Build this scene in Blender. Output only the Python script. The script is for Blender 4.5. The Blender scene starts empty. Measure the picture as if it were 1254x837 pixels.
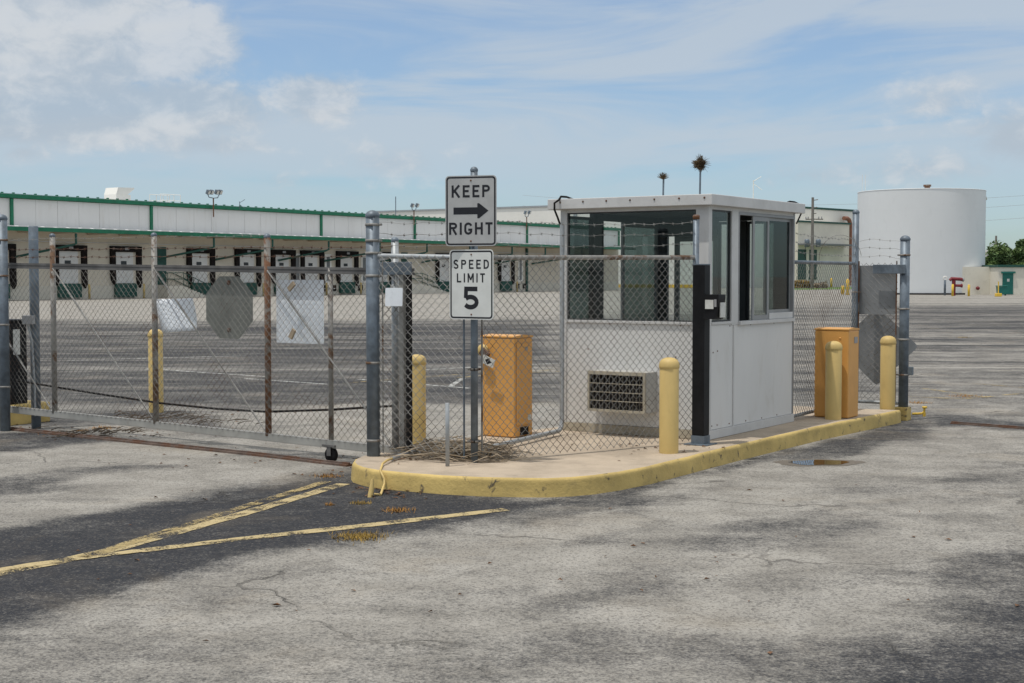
import bpy, math, random
import numpy as np
from mathutils import Vector, Matrix, noise as mnoise
R = random.Random(7)
sc = bpy.context.scene
COL = sc.collection

# ---------------------------------------------------------------- camera model
F, CX, CY, HY, EYE = 1742.0, 627.0, 418.5, 338.0, 1.75
PITCH = math.atan((CY - HY) / F)
_c, _s = math.cos(PITCH), math.sin(PITCH)
def ray(px, py):
    a, b = (px - CX) / F, (CY - py) / F
    return Vector((a, _c + b * _s, b * _c - _s))
def P(px, py, z=0.0):                       # point of the photo on the level z
    d = ray(px, py); t = (z - EYE) / d.z
    return Vector((d.x * t, d.y * t, z))
def V(px, py, Y):                           # point of the photo at the distance Y
    d = ray(px, py); t = Y / d.y
    return Vector((d.x * t, Y, EYE + d.z * t))
def along(o, d, px):                        # how far from o along d until column px
    k = (px - CX) / F / _c
    k2 = k
    return (k2 * o.y - o.x) / (d.x - k2 * d.y)
UA = math.radians(33.6)
U = Vector((math.sin(UA), math.cos(UA), 0)); W = Vector((-math.cos(UA), math.sin(UA), 0)); Z = Vector((0, 0, 1))

# ---------------------------------------------------------------- mesh builder
class MB:
    def __init__(s): s.v = []; s.f = []; s.sm = []; s.mi = []
    def add(s, vs, fs, smooth=False, mi=0):
        b = len(s.v); s.v += [tuple(v) for v in vs]
        for f in fs: s.f.append([b + i for i in f]); s.sm.append(smooth); s.mi.append(mi)
    def box(s, c, size, ex=Vector((1, 0, 0)), ey=Vector((0, 1, 0)), ez=Z, mi=0):
        c = Vector(c); h = [q / 2 for q in size]; vs = []
        for sx in (-1, 1):
            for sy in (-1, 1):
                for sz in (-1, 1): vs.append(c + ex * (sx * h[0]) + ey * (sy * h[1]) + ez * (sz * h[2]))
        s.add(vs, [(0, 1, 3, 2), (4, 6, 7, 5), (0, 4, 5, 1), (2, 3, 7, 6), (0, 2, 6, 4), (1, 5, 7, 3)], False, mi); return s
    def span(s, o, a, b, z, ex, ey, mi=0):  # box from ranges a along ex, b along ey, z
        c = Vector(o) + ex * ((a[0] + a[1]) / 2) + ey * ((b[0] + b[1]) / 2); c.z = (z[0] + z[1]) / 2
        return s.box(c, (abs(a[1] - a[0]), abs(b[1] - b[0]), abs(z[1] - z[0])), ex, ey, Z, mi)
    def tube(s, pts, r, n=8, cap=True, smooth=True, closed=False):
        pts = [Vector(p) for p in pts]; rs = r if isinstance(r, (list, tuple)) else [r] * len(pts)
        rings = []; up = None; m = len(pts)
        for i, p in enumerate(pts):
            d = (pts[min(i + 1, m - 1)] - pts[max(i - 1, 0)])
            if d.length < 1e-9: d = Vector((0, 0, 1))
            d.normalize()
            if up is None:
                up = Vector((0, 0, 1)) if abs(d.z) < .9 else Vector((1, 0, 0))
            a = up - d * up.dot(d)
            if a.length < 1e-6: a = d.orthogonal()
            a.normalize(); up = a; b = d.cross(a)
            rings.append([p + (a * math.cos(2 * math.pi * k / n) + b * math.sin(2 * math.pi * k / n)) * rs[i] for k in range(n)])
        vs = [q for rg in rings for q in rg]; fs = []
        for i in range(m - 1):
            for k in range(n):
                k2 = (k + 1) % n
                fs.append((i * n + k, i * n + k2, (i + 1) * n + k2, (i + 1) * n + k))
        s.add(vs, fs, smooth)
        if cap:
            s.add(rings[0], [tuple(reversed(range(n)))]); s.add(rings[-1], [tuple(range(n))])
        return s
    def lathe(s, prof, c, n=24, axis=Z, smooth=True):
        c = Vector(c); a = axis.orthogonal().normalized(); b = axis.cross(a); vs = []; fs = []
        for r, z in prof:
            for k in range(n):
                t = 2 * math.pi * k / n
                vs.append(c + axis * z + (a * math.cos(t) + b * math.sin(t)) * r)
        m = len(prof)
        for i in range(m - 1):
            for k in range(n):
                k2 = (k + 1) % n; fs.append((i * n + k, i * n + k2, (i + 1) * n + k2, (i + 1) * n + k))
        s.add(vs, fs, smooth)
        return s
    def prism(s, poly, o, ex, ey, ez, t, mi=0, back=True):
        o = Vector(o); n = len(poly)
        a = [o + ex * x + ey * y for x, y in poly]; b = [q + ez * t for q in a]
        s.add(b, [tuple(range(n))], False, mi)
        if back: s.add(a, [tuple(reversed(range(n)))], False, mi)
        s.add(a + b, [(i, (i + 1) % n, n + (i + 1) % n, n + i) for i in range(n)], False, mi); return s
    def ring(s, outer, inner, o, ex, ey, ez, t):
        o = Vector(o); n = len(outer); L = lambda pl, k: [o + ex * x + ey * y + ez * k for x, y in pl]
        vs = L(outer, 0) + L(inner, 0) + L(outer, t) + L(inner, t); fs = []
        for i in range(n):
            j = (i + 1) % n
            fs += [(2 * n + i, 2 * n + j, 3 * n + j, 3 * n + i), (i, j, 2 * n + j, 2 * n + i), (n + j, n + i, 3 * n + i, 3 * n + j)]
        s.add(vs, fs); return s
    def build(s, name, mat, parent=None, loc=None, bevel=0, local=False):
        me = bpy.data.meshes.new(name); off = Vector((0, 0, 0))
        if not local:
            if parent is not None: off = world_loc(parent) + (Vector(loc) if loc is not None else Vector((0, 0, 0)))
            elif loc is not None: off = Vector(loc)
        me.from_pydata([(x - off.x, y - off.y, z - off.z) for x, y, z in s.v], [], s.f)
        me.polygons.foreach_set('use_smooth', s.sm)
        mats = mat if isinstance(mat, (list, tuple)) else [mat]
        for m in mats: me.materials.append(m)
        if len(mats) > 1: me.polygons.foreach_set('material_index', s.mi)
        me.update()
        o = bpy.data.objects.new(name, me); COL.objects.link(o)
        if parent is not None: o.parent = parent
        if loc is not None: o.location = loc
        if bevel:
            b = o.modifiers.new('edge', 'BEVEL'); b.width = bevel; b.segments = 2; b.limit_method = 'ANGLE'; b.angle_limit = math.radians(40)
        return o
WL = {}
def world_loc(o):
    v = Vector(o.location)
    while o.parent: o = o.parent; v = v + Vector(o.location)
    return v
def tag(o, label, cat, group=None, kind=None):
    if label: o['label'] = label
    if cat: o['category'] = cat
    if group: o['group'] = group
    if kind: o['kind'] = kind
    return o
def thing(name, label, cat, loc, group=None):
    o = bpy.data.objects.new(name, None); COL.objects.link(o); o.location = loc; o.empty_display_size = .1
    return tag(o, label, cat, group)
def dup(o, parent=None):
    c = o.copy(); COL.objects.link(c)
    if parent is not None: c.parent = parent
    for ch in list(o.children): dup(ch, c)
    return c
def structure(o): o['kind'] = 'structure'; return o

# ---------------------------------------------------------------- materials
def newmat(name):
    m = bpy.data.materials.new(name); m.use_nodes = True; nt = m.node_tree
    for n in list(nt.nodes): nt.nodes.remove(n)
    out = nt.nodes.new('ShaderNodeOutputMaterial'); return m, nt, out
def nd(nt, t, **kw):
    n = nt.nodes.new(t)
    for k, v in kw.items():
        if k.startswith('i_'): n.inputs[k[2:].replace('_', ' ')].default_value = v
        else: setattr(n, k, v)
    return n
def noise(nt, vec, scale, detail=4, rough=.55, dist=0):
    n = nd(nt, 'ShaderNodeTexNoise'); n.inputs['Scale'].default_value = scale; n.inputs['Detail'].default_value = detail
    n.inputs['Roughness'].default_value = rough; n.inputs['Distortion'].default_value = dist
    nt.links.new(vec, n.inputs['Vector']); return n.outputs['Fac']
def mr(nt, val, a, b, c=0., d=1., smooth=True):
    n = nd(nt, 'ShaderNodeMapRange'); n.interpolation_type = 'SMOOTHSTEP' if smooth else 'LINEAR'
    for k, x in zip(('From Min', 'From Max', 'To Min', 'To Max'), (a, b, c, d)): n.inputs[k].default_value = x
    nt.links.new(val, n.inputs['Value']); return n.outputs['Result']
def mth(nt, op, a, b=None, c=None):
    n = nd(nt, 'ShaderNodeMath', operation=op)
    for i, q in enumerate((a, b, c)):
        if q is None: continue
        if isinstance(q, (int, float)): n.inputs[i].default_value = q
        else: nt.links.new(q, n.inputs[i])
    return n.outputs[0]
def mixc(nt, fac, a, b, mode='MIX'):
    n = nd(nt, 'ShaderNodeMix', data_type='RGBA', blend_type=mode)
    for i, q in ((0, fac), (6, a), (7, b)):
        if isinstance(q, (int, float)): n.inputs[i].default_value = q
        elif isinstance(q, (tuple, list)): n.inputs[i].default_value = (*q[:3], 1)
        else: nt.links.new(q, n.inputs[i])
    return n.outputs[2]
def mat(name, col, rough=.6, var=.12, scale=5., metal=0., rust=0., rustcol=(.12, .06, .035), rscale=9., bump=.15, bscale=60., dirt=0., dirtcol=(.12, .1, .075), spec=.4, stretch=1., speck=0.):
    m, nt, out = newmat(name)
    tc = nd(nt, 'ShaderNodeTexCoord'); oi = nd(nt, 'ShaderNodeObjectInfo')
    ad = nd(nt, 'ShaderNodeVectorMath', operation='ADD'); cv = nd(nt, 'ShaderNodeCombineXYZ')
    nt.links.new(mth(nt, 'MULTIPLY', oi.outputs['Random'], 37.), cv.inputs[0]); nt.links.new(mth(nt, 'MULTIPLY', oi.outputs['Random'], 91.), cv.inputs[1])
    nt.links.new(tc.outputs['Object'], ad.inputs[0]); nt.links.new(cv.outputs[0], ad.inputs[1])
    mp = nd(nt, 'ShaderNodeMapping'); mp.inputs['Scale'].default_value = (1, 1, stretch); nt.links.new(ad.outputs[0], mp.inputs['Vector'])
    vec = mp.outputs['Vector']
    n1 = noise(nt, vec, scale, 5, .6)
    c = mixc(nt, mr(nt, n1, .3, .7), tuple(q * (1 - var) for q in col), tuple(min(q * (1 + var), .95) for q in col))
    rg = rough
    if dirt > 0:
        nd_ = noise(nt, vec, scale * 1.7 + 1.3, 6, .65, .6)
        c = mixc(nt, mth(nt, 'MULTIPLY', mr(nt, nd_, .52, .78), dirt), c, dirtcol)
    if speck > 0:
        c = mixc(nt, mth(nt, 'MULTIPLY', mr(nt, noise(nt, vec, 140, 2, .6), .56, .68), speck), c, dirtcol)
    pb = nd(nt, 'ShaderNodeBsdfPrincipled'); pb.inputs['Specular IOR Level'].default_value = spec
    pb.inputs['Roughness'].default_value = rough; pb.inputs['Metallic'].default_value = metal
    if rust > 0:
        nr = noise(nt, vec, rscale, 6, .7, .4)
        f = mr(nt, nr, .74 - rust * .42, .84 - rust * .42)
        c = mixc(nt, f, c, mixc(nt, noise(nt, vec, 40, 3), tuple(q * .6 for q in rustcol), tuple(q * 1.7 for q in rustcol)))
        nt.links.new(mth(nt, 'MULTIPLY_ADD', f, .85 - rough, rough), pb.inputs['Roughness'])
        if metal > 0: nt.links.new(mth(nt, 'MULTIPLY', mth(nt, 'SUBTRACT', 1., f), metal), pb.inputs['Metallic'])
    nt.links.new(c, pb.inputs['Base Color'])
    if bump > 0:
        b = nd(nt, 'ShaderNodeBump'); b.inputs['Strength'].default_value = bump; b.inputs['Distance'].default_value = .01
        nt.links.new(noise(nt, vec, bscale, 4, .6), b.inputs['Height']); nt.links.new(b.outputs[0], pb.inputs['Normal'])
    nt.links.new(pb.outputs[0], out.inputs[0]); return m
def glass(name, tint, refl=1.0):
    m, nt, out = newmat(name)
    tr = nd(nt, 'ShaderNodeBsdfTransparent'); tr.inputs[0].default_value = (*[q ** .5 for q in tint], 1)
    gl = nd(nt, 'ShaderNodeBsdfGlossy'); gl.inputs['Roughness'].default_value = .02; gl.inputs[0].default_value = (.9, .92, .92, 1)
    lw = nd(nt, 'ShaderNodeLayerWeight'); lw.inputs['Blend'].default_value = .5
    fr = mth(nt, 'MULTIPLY_ADD', mth(nt, 'POWER', lw.outputs['Facing'], 5.), .9, .022)
    mx = nd(nt, 'ShaderNodeMixShader')
    nt.links.new(mth(nt, 'MULTIPLY', fr, refl), mx.inputs[0]); nt.links.new(tr.outputs[0], mx.inputs[1]); nt.links.new(gl.outputs[0], mx.inputs[2])
    nt.links.new(mx.outputs[0], out.inputs[0]); return m

M = {}
M['galv'] = mat('galvanised steel', (.14, .17, .2), .5, .25, 9, .3, .1, bump=.08, dirt=.25, speck=.15)
M['galv_light'] = mat('light galvanised steel', (.36, .38, .39), .5, .15, 9, .3, .15, bump=.06, dirt=.3)
M['galv_rust'] = mat('rusty galvanised pipe', (.27, .26, .24), .6, .2, 7, .25, .55, (.12, .07, .042), 4, bump=.1)
M['pipe_rust'] = mat('heavily rusted pipe', (.2, .19, .17), .7, .2, 7, .1, .85, (.13, .062, .032), 5)
M['wire'] = mat('galvanised wire', (.27, .265, .25), .55, .25, 1.5, .2, .5, (.085, .065, .05), 1.6, bump=0)
M['wire_gate'] = mat('dull gate wire', (.2, .19, .17), .6, .3, 1.2, .1, .6, (.075, .05, .036), 1.1, bump=0)
M['wire_rust'] = mat('rusty wire', (.16, .11, .085), .7, .3, 6, .1, .8, (.09, .042, .025), 12, bump=0)
M['beam'] = mat('weathered aluminium beam', (.36, .35, .32), .55, .12, 4, .2, .1, dirt=.35, bump=.05)
M['brace'] = mat('dull brace rod', (.27, .262, .245), .6, .25, 6, .2, .25, bump=.05)
M['beam_dark'] = mat('oxidised top rail', (.13, .125, .12), .6, .35, 3, .2, .25, bump=.05)
M['yellow'] = mat('faded yellow bollard paint', (.6, .435, .165), .55, .08, 3, dirt=.3, dirtcol=(.34, .24, .1), bump=.15, bscale=40, stretch=.5, rust=.08, rustcol=(.12, .09, .06), rscale=11)
M['yellow_kerb'] = mat('worn yellow kerb paint', (.56, .41, .145), .75, .14, 3, rust=.4, rustcol=(.09, .075, .055), rscale=7, dirt=.5, dirtcol=(.26, .2, .1), bump=.5, bscale=30)
M['orange'] = mat('orange powder coat', (.67, .345, .095), .42, .05, 3, dirt=.12, dirtcol=(.4, .17, .05), bump=.05)
M['white_metal'] = mat('white painted sheet', (.66, .655, .635), .45, .04, 1.5, dirt=.4, dirtcol=(.45, .41, .34), bump=.3, bscale=2.0, stretch=.35, rust=.1, rustcol=(.2, .12, .07), rscale=3.5)
M['white_trim'] = mat('off white trim', (.56, .555, .54), .45, .06, 4, dirt=.3, dirtcol=(.36, .33, .28), bump=.05)
M['alu'] = mat('aluminium frame', (.3, .3, .3), .42, .08, 6, .4, dirt=.2, bump=.03)
M['dark_frame'] = mat('dark window frame', (.035, .036, .036), .45, .2, 6, bump=.03)
M['grey_frame'] = mat('grey door frame', (.16, .17, .17), .5, .1, 5, bump=.03)
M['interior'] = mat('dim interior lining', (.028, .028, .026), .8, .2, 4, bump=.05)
M['black'] = mat('black powder coat', (.009, .009, .01), .5, .3, 6, dirt=.2, dirtcol=(.03, .028, .026), bump=.06, spec=.2)
M['black_rubber'] = mat('black rubber', (.017, .016, .016), .8, .3, 8, bump=.3, spec=.15)
M['seal'] = mat('weathered dock seal', (.017, .014, .013), .85, .4, 3, dirt=.2, dirtcol=(.05, .035, .03), bump=.5, bscale=8, spec=.1)
M['sign_white'] = mat('reflective white sign', (.66, .67, .64), .4, .05, 8, dirt=.1, dirtcol=(.4, .4, .36), bump=.0)
M['sign_shade_tone'] = mat('shade-toned reflective sign', (.43, .43, .42), .45, .06, 10, dirt=.15, dirtcol=(.28, .28, .27), bump=0)  # albedo lowered to stand in for the weaker sun on this turned face
M['sign_black'] = mat('black sign ink', (.012, .012, .016), .45, .1, 20, bump=0)
M['sign_back'] = mat('bare aluminium sign back', (.24, .25, .255), .5, .12, 5, .3, .04, dirt=.25, dirtcol=(.14, .14, .13), bump=.05)
M['sign_back_green'] = mat('dulled greenish sign back', (.19, .195, .175), .55, .14, 5, .2, .08, dirt=.4, dirtcol=(.13, .13, .1), bump=.05)
M['sign_pale'] = mat('pale blue white sheet', (.76, .79, .82), .5, .06, 4, dirt=.25, dirtcol=(.3, .31, .32), bump=.05)
M['concrete'] = mat('island concrete', (.42, .345, .26), .85, .16, 2.2, dirt=.5, dirtcol=(.2, .165, .13), bump=.35, bscale=90, speck=.35, rust=.1, rustcol=(.3, .15, .08), rscale=1.4)
M['ac_grey'] = mat('greyed appliance casing', (.44, .43, .4), .55, .08, 5, dirt=.35, dirtcol=(.25, .22, .18), bump=.05)
M['tan_metal'] = mat('stained beige trim', (.4, .36, .28), .6, .12, 5, dirt=.6, dirtcol=(.17, .14, .1), bump=.05)
M['grey_plastic'] = mat('grey plastic', (.3, .3, .3), .5, .08, 6, bump=.03)
M['rail_rust'] = mat('rusty ground track', (.14, .1, .08), .75, .3, 9, 0, .65, (.12, .062, .038), 6, bump=.5)
M['wh_wall'] = mat('beige dock wall', (.62, .56, .455), .75, .06, .3, dirt=.22, dirtcol=(.33, .29, .23), bump=.05, bscale=3, stretch=.4)
M['wh_low'] = mat('pale lower dock wall', (.62, .58, .49), .8, .08, .5, dirt=.35, dirtcol=(.3, .27, .22), bump=.05, bscale=3)
M['wh_white'] = mat('white ribbed cladding', (.69, .68, .655), .55, .04, .25, dirt=.35, dirtcol=(.5, .46, .4), bump=.03, bscale=3, stretch=.2)
M['green'] = mat('green trim paint', (.008, .15, .075), .5, .15, 2, dirt=.15, bump=.05)
M['green_dark'] = mat('dark green paint', (.012, .07, .052), .55, .15, 3, bump=.05)
M['teal'] = mat('teal green paint', (.01, .13, .105), .5, .1, 3, bump=.03)
M['underside'] = mat('canopy underside', (.52, .44, .345), .8, .12, .6, rust=.2, rustcol=(.22, .12, .06), rscale=.7, bump=.1)
M['roof_white'] = mat('pale roof sheet', (.6, .6, .6), .6, .05, .3, bump=.03)
M['door_white'] = mat('white dock door', (.66, .65, .62), .55, .05, 1, dirt=.25, dirtcol=(.38, .35, .3), bump=.05)
M['dark_glass'] = mat('dark window', (.02, .025, .03), .2, .2, 2, bump=0)
M['tank'] = mat('white tank paint', (.7, .715, .715), .5, .035, .18, dirt=.15, dirtcol=(.47, .47, .46), bump=.04, bscale=.8, stretch=.5)
M['far_white'] = mat('far white wall', (.76, .745, .69), .7, .05, .12, dirt=.15, dirtcol=(.45, .42, .36), bump=.03, bscale=1)
M['cream'] = mat('cream block wall', (.68, .645, .55), .8, .06, .4, dirt=.25, dirtcol=(.36, .32, .26), bump=.1, bscale=4)
M['red_iron'] = mat('dark red iron', (.16, .014, .02), .5, .2, 4, bump=.05)
M['copper'] = mat('rust orange pipe', (.24, .105, .065), .65, .2, 1.2, bump=.05)
M['timber'] = mat('grey utility pole timber', (.2, .185, .165), .85, .2, 3, bump=.3, stretch=.2)
M['bark'] = mat('tree bark', (.09, .07, .05), .9, .3, 5, bump=.5)
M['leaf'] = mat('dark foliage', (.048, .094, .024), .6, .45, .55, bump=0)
M['leaf_sun_painted'] = mat('sunlit-painted foliage', (.095, .15, .04), .6, .4, .6, bump=0)
M['grass'] = mat('lawn', (.1, .17, .04), .8, .3, .4, bump=.4, bscale=6)
M['straw'] = mat('dead palm frond', (.27, .215, .15), .8, .5, 3, bump=.1)
M['straw_dark'] = mat('brown dead leaf', (.13, .065, .03), .8, .5, 30, bump=.1)
M['weed'] = mat('dry orange weed', (.3, .15, .03), .8, .4, 8, bump=0)
M['weed_green'] = mat('yellow green weed', (.25, .16, .03), .8, .4, 8, bump=0)
M['bristle'] = mat('brown bristles', (.09, .062, .03), .8, .5, 12, bump=0)
M['yellow_far'] = mat('bright yellow post paint', (.72, .47, .06), .55, .1, 2, bump=.05)
M['sticker'] = mat('white plastic sticker', (.6, .6, .56), .5, .08, 20, bump=0)
M['glass_clear'] = glass('clear glass', (.68, .73, .72), 1.)
M['glass_grey'] = glass('grey glass', (.52, .58, .57), 1.)
M['glass_tint'] = glass('dark tinted glass', (.12, .17, .165), 1.)
M['red_lens'] = mat('dark red lens', (.07, .012, .012), .35, .1, 6, bump=0)

# ---------------------------------------------------------------- ground
def ground_field(X, Y):
    n = X.shape[0]; d = np.full(n, .76)
    ca, sa = math.cos(UA), math.sin(UA); dx = np.zeros(n); dy = np.zeros(n)
    for i in np.nonzero((np.abs(X) < 30) & (Y > 3) & (Y < 70))[0]:      # ragged outlines, drawn out along the traffic
        a, b = X[i] * sa + Y[i] * ca, X[i] * ca - Y[i] * sa; g_ = 1 + max(0, Y[i] - 14) * .06
        v1 = Vector((a * .42 / g_, b * 1.1 / g_, 3.)); v2 = Vector((a * 1.3 / g_, b * 3.2 / g_, 8.))
        q = mnoise.noise_vector(v1) * (.62 * g_) + mnoise.noise_vector(v2) * (.3 * g_)
        dx[i], dy[i] = q.x, q.y
    X = X + dx * .8; Y = Y + dy * .8
    def poly(pxs, val, soft, k=1.0):
        nonlocal d
        pts = [P(a, b) for a, b in pxs]; px = np.array([p.x for p in pts]); py = np.array([p.y for p in pts]); m = len(pts)
        inside = np.zeros(n, bool); dist = np.full(n, 1e9)
        for i in range(m):
            x0, y0, x1, y1 = px[i], py[i], px[(i + 1) % m], py[(i + 1) % m]
            ex, ey = x1 - x0, y1 - y0; L = ex * ex + ey * ey + 1e-12
            t = np.clip(((X - x0) * ex + (Y - y0) * ey) / L, 0, 1)
            dist = np.minimum(dist, np.hypot(X - x0 - t * ex, Y - y0 - t * ey))
            c = ((y0 > Y) != (y1 > Y)) & (X < (x1 - x0) * (Y - y0) / (y1 - y0 + 1e-12) + x0)
            inside ^= c
        sd = np.where(inside, dist, -dist)
        w = np.clip((sd + soft) / (2 * soft), 0, 1); w = w * w * (3 - 2 * w) * k
        d = d * (1 - w) + val * w
    poly([(-900, 500), (300, 500), (700, 503), (700, 342), (-900, 342)], .24, 1.5)
    poly([(700, 503), (960, 500), (1110, 488), (1900, 470), (1900, 342), (700, 342)], .5, 1.5)
    poly([(1110, 412), (1900, 408), (1900, 374), (1110, 376)], .33, 3.)
    poly([(-1500, 394), (300, 393), (700, 391), (960, 372), (960, 341), (-1500, 341)], 1.05, 5.)
    poly([(950, 373), (1900, 371), (1900, 341), (950, 341)], .86, 10.)
    poly([(300, 506), (450, 497), (700, 496), (700, 560), (430, 560), (300, 540)], .9, .5)
    poly([(-300, 500), (240, 500), (330, 522), (330, 532), (120, 520), (-300, 530)], .33, .4)
    poly([(960, 500), (1254, 488), (1500, 490), (1500, 520), (1100, 520), (960, 540)], .62, .5)
    poly([(1120, 508), (1180, 512), (1330, 522), (1330, 530), (1110, 523)], .3, .3)
    # in front of the gate
    poly([(-300, 560), (0, 545), (120, 531), (330, 541), (440, 562), (425, 578), (300, 592), (150, 618), (0, 640), (-300, 690)], .86, .35)
    poly([(-150, 612), (0, 586), (210, 562), (240, 570), (100, 592), (0, 606), (-150, 640)], .4, .25)
    poly([(300, 553), (420, 566), (420, 572), (300, 566)], .45, .15, .7)
    poly([(-200, 540), (30, 526), (140, 538), (0, 552), (-200, 566)], .22, .25)
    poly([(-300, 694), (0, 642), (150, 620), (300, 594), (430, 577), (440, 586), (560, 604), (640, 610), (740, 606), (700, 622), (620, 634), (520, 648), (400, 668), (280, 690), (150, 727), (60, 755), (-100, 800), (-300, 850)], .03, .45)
    poly([(130, 722), (310, 670), (345, 672), (330, 682), (200, 716)], .62, .12, .6)
    poly([(430, 650), (560, 634), (640, 622), (640, 628), (560, 642), (450, 660)], .55, .12, .55)
    # kerb side and wheel paths
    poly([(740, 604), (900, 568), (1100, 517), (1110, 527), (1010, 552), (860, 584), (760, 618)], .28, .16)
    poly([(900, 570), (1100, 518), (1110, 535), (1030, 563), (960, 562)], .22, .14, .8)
    poly([(560, 690), (800, 618), (960, 578), (1040, 572), (1000, 600), (800, 650), (640, 720)], .95, .5, .75)
    poly([(610, 722), (790, 698), (800, 722), (660, 748)], .45, .4)
    poly([(790, 676), (900, 640), (1040, 622), (1030, 640), (880, 684)], .4, .35)
    poly([(660, 668), (740, 646), (800, 640), (760, 660)], .45, .2)
    poly([(1060, 610), (1250, 560), (1400, 545), (1400, 570), (1200, 610)], .5, .4, .8)
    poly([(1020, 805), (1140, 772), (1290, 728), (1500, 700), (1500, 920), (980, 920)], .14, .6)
    poly([(1090, 716), (1254, 684), (1450, 660), (1450, 700), (1200, 738)], .36, .4)
    poly([(840, 800), (960, 760), (1010, 800), (960, 850), (860, 850)], .5, .35, .7)
    poly([(-300, 790), (300, 770), (840, 790), (840, 980), (-300, 980)], .58, .6)
    poly([(520, 800), (760, 770), (820, 800), (620, 837)], .52, .3, .7)
    return d
def spaced(lo, hi, a, b, step, g):
    xs = list(np.arange(a, b + 1e-6, step)); s = step
    while xs[-1] < hi: s *= g; xs.append(xs[-1] + s)
    s = step; pre = [xs[0]]
    while pre[-1] > lo: s *= g; pre.append(pre[-1] - s)
    return np.array(pre[:0:-1] + xs)
gx = spaced(-1500, 1500, -9, 9, .1, 1.06); gy = spaced(-60, 2600, 4.5, 21, .1, 1.05)
GX, GY = np.meshgrid(gx, gy); gX, gY = GX.ravel(), GY.ravel()
me = bpy.data.meshes.new('ground'); nx, ny = len(gx), len(gy)
idx = np.arange(nx * ny).reshape(ny, nx)
quads = np.stack([idx[:-1, :-1], idx[:-1, 1:], idx[1:, 1:], idx[1:, :-1]], -1).reshape(-1, 4)
me.from_pydata(np.stack([gX, gY, np.zeros_like(gX)], -1).tolist(), [], quads.tolist())
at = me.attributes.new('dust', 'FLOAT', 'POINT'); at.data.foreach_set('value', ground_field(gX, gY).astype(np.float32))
def ground_mat():
    m, nt, out = newmat('worn asphalt under pale dust')
    at = nd(nt, 'ShaderNodeAttribute', attribute_name='dust'); tc = nd(nt, 'ShaderNodeTexCoord'); vec = tc.outputs['Object']
    mp = nd(nt, 'ShaderNodeMapping'); mp.inputs['Rotation'].default_value = (0, 0, -math.radians(60)); mp.inputs['Scale'].default_value = (.35, 1.6, 1); nt.links.new(vec, mp.inputs['Vector'])
    mp2 = nd(nt, 'ShaderNodeMapping'); mp2.inputs['Scale'].default_value = (.045, .5, 1); mp2.inputs['Rotation'].default_value = (0, 0, .06); nt.links.new(vec, mp2.inputs['Vector'])
    gpos = nd(nt, 'ShaderNodeSeparateXYZ'); nt.links.new(vec, gpos.inputs[0])
    n5 = noise(nt, mp2.outputs[0], 1., 5, .6, .8); n5w = mr(nt, gpos.outputs['Y'], 15., 24., 0., 1.)
    n6 = noise(nt, vec, 24, 4, .8)
    n0 = noise(nt, mp.outputs[0], .95, 6, .65, .4); n1 = noise(nt, vec, 1.6, 6, .62, .4); n2 = noise(nt, vec, 8, 6, .75, .3); n3 = noise(nt, vec, 58, 3, .75)
    f = at.outputs['Fac']
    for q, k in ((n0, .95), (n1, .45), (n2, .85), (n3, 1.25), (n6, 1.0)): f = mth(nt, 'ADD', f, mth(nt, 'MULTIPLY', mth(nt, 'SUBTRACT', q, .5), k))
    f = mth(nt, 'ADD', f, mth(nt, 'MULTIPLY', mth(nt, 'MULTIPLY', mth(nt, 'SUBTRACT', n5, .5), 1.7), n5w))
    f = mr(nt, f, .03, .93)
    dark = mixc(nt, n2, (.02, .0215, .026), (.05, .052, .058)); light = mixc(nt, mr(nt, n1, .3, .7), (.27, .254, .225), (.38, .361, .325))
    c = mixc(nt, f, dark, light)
    # aggregate: dark and pale stones
    vo = nd(nt, 'ShaderNodeTexVoronoi'); vo.inputs['Scale'].default_value = 75; nt.links.new(vec, vo.inputs['Vector'])
    sp = nd(nt, 'ShaderNodeSeparateColor'); nt.links.new(vo.outputs['Color'], sp.inputs[0])
    c = mixc(nt, mth(nt, 'MULTIPLY', mr(nt, sp.outputs[0],   .62, .95), .5), c, (.07, .066, .062))
    c = mixc(nt, mth(nt, 'MULTIPLY', mr(nt, sp.outputs[1], .84, .99), .2), c, (.36, .33, .28))
    c = mixc(nt, mth(nt, 'MULTIPLY', mr(nt, noise(nt, vec, 30, 3, .7), .6, .72), .45), c, (.1, .095, .09))
    c = mixc(nt, mth(nt, 'MULTIPLY', mr(nt, noise(nt, vec, .8, 5, .6, .5), .52, .72), .4), c, mixc(nt, .5, c, (.34, .28, .2)))
    # cracks
    wv = nd(nt, 'ShaderNodeVectorMath', operation='ADD'); nz = nd(nt, 'ShaderNodeTexNoise'); nz.inputs['Scale'].default_value = 1.4; nz.inputs['Detail'].default_value = 6
    nt.links.new(vec, nz.inputs['Vector']); nt.links.new(vec, wv.inputs[0]); nt.links.new(nz.outputs['Color'], wv.inputs[1])
    vc = nd(nt, 'ShaderNodeTexVoronoi', feature='DISTANCE_TO_EDGE'); vc.inputs['Scale'].default_value = .42; nt.links.new(wv.outputs[0], vc.inputs['Vector'])
    cr = mth(nt, 'MULTIPLY', mr(nt, vc.outputs['Distance'], .002, .009, 1., 0.), mr(nt, noise(nt, vec, .5, 3, .6), .45, .6))
    c = mixc(nt, mth(nt, 'MULTIPLY', cr, .5), c, (.04, .037, .034))
    pb = nd(nt, 'ShaderNodeBsdfPrincipled'); pb.inputs['Roughness'].default_value = .88; pb.inputs['Specular IOR Level'].default_value = .12
    nt.links.new(c, pb.inputs['Base Color'])
    b = nd(nt, 'ShaderNodeBump'); b.inputs['Strength'].default_value = .8; b.inputs['Distance'].default_value = .016
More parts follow.
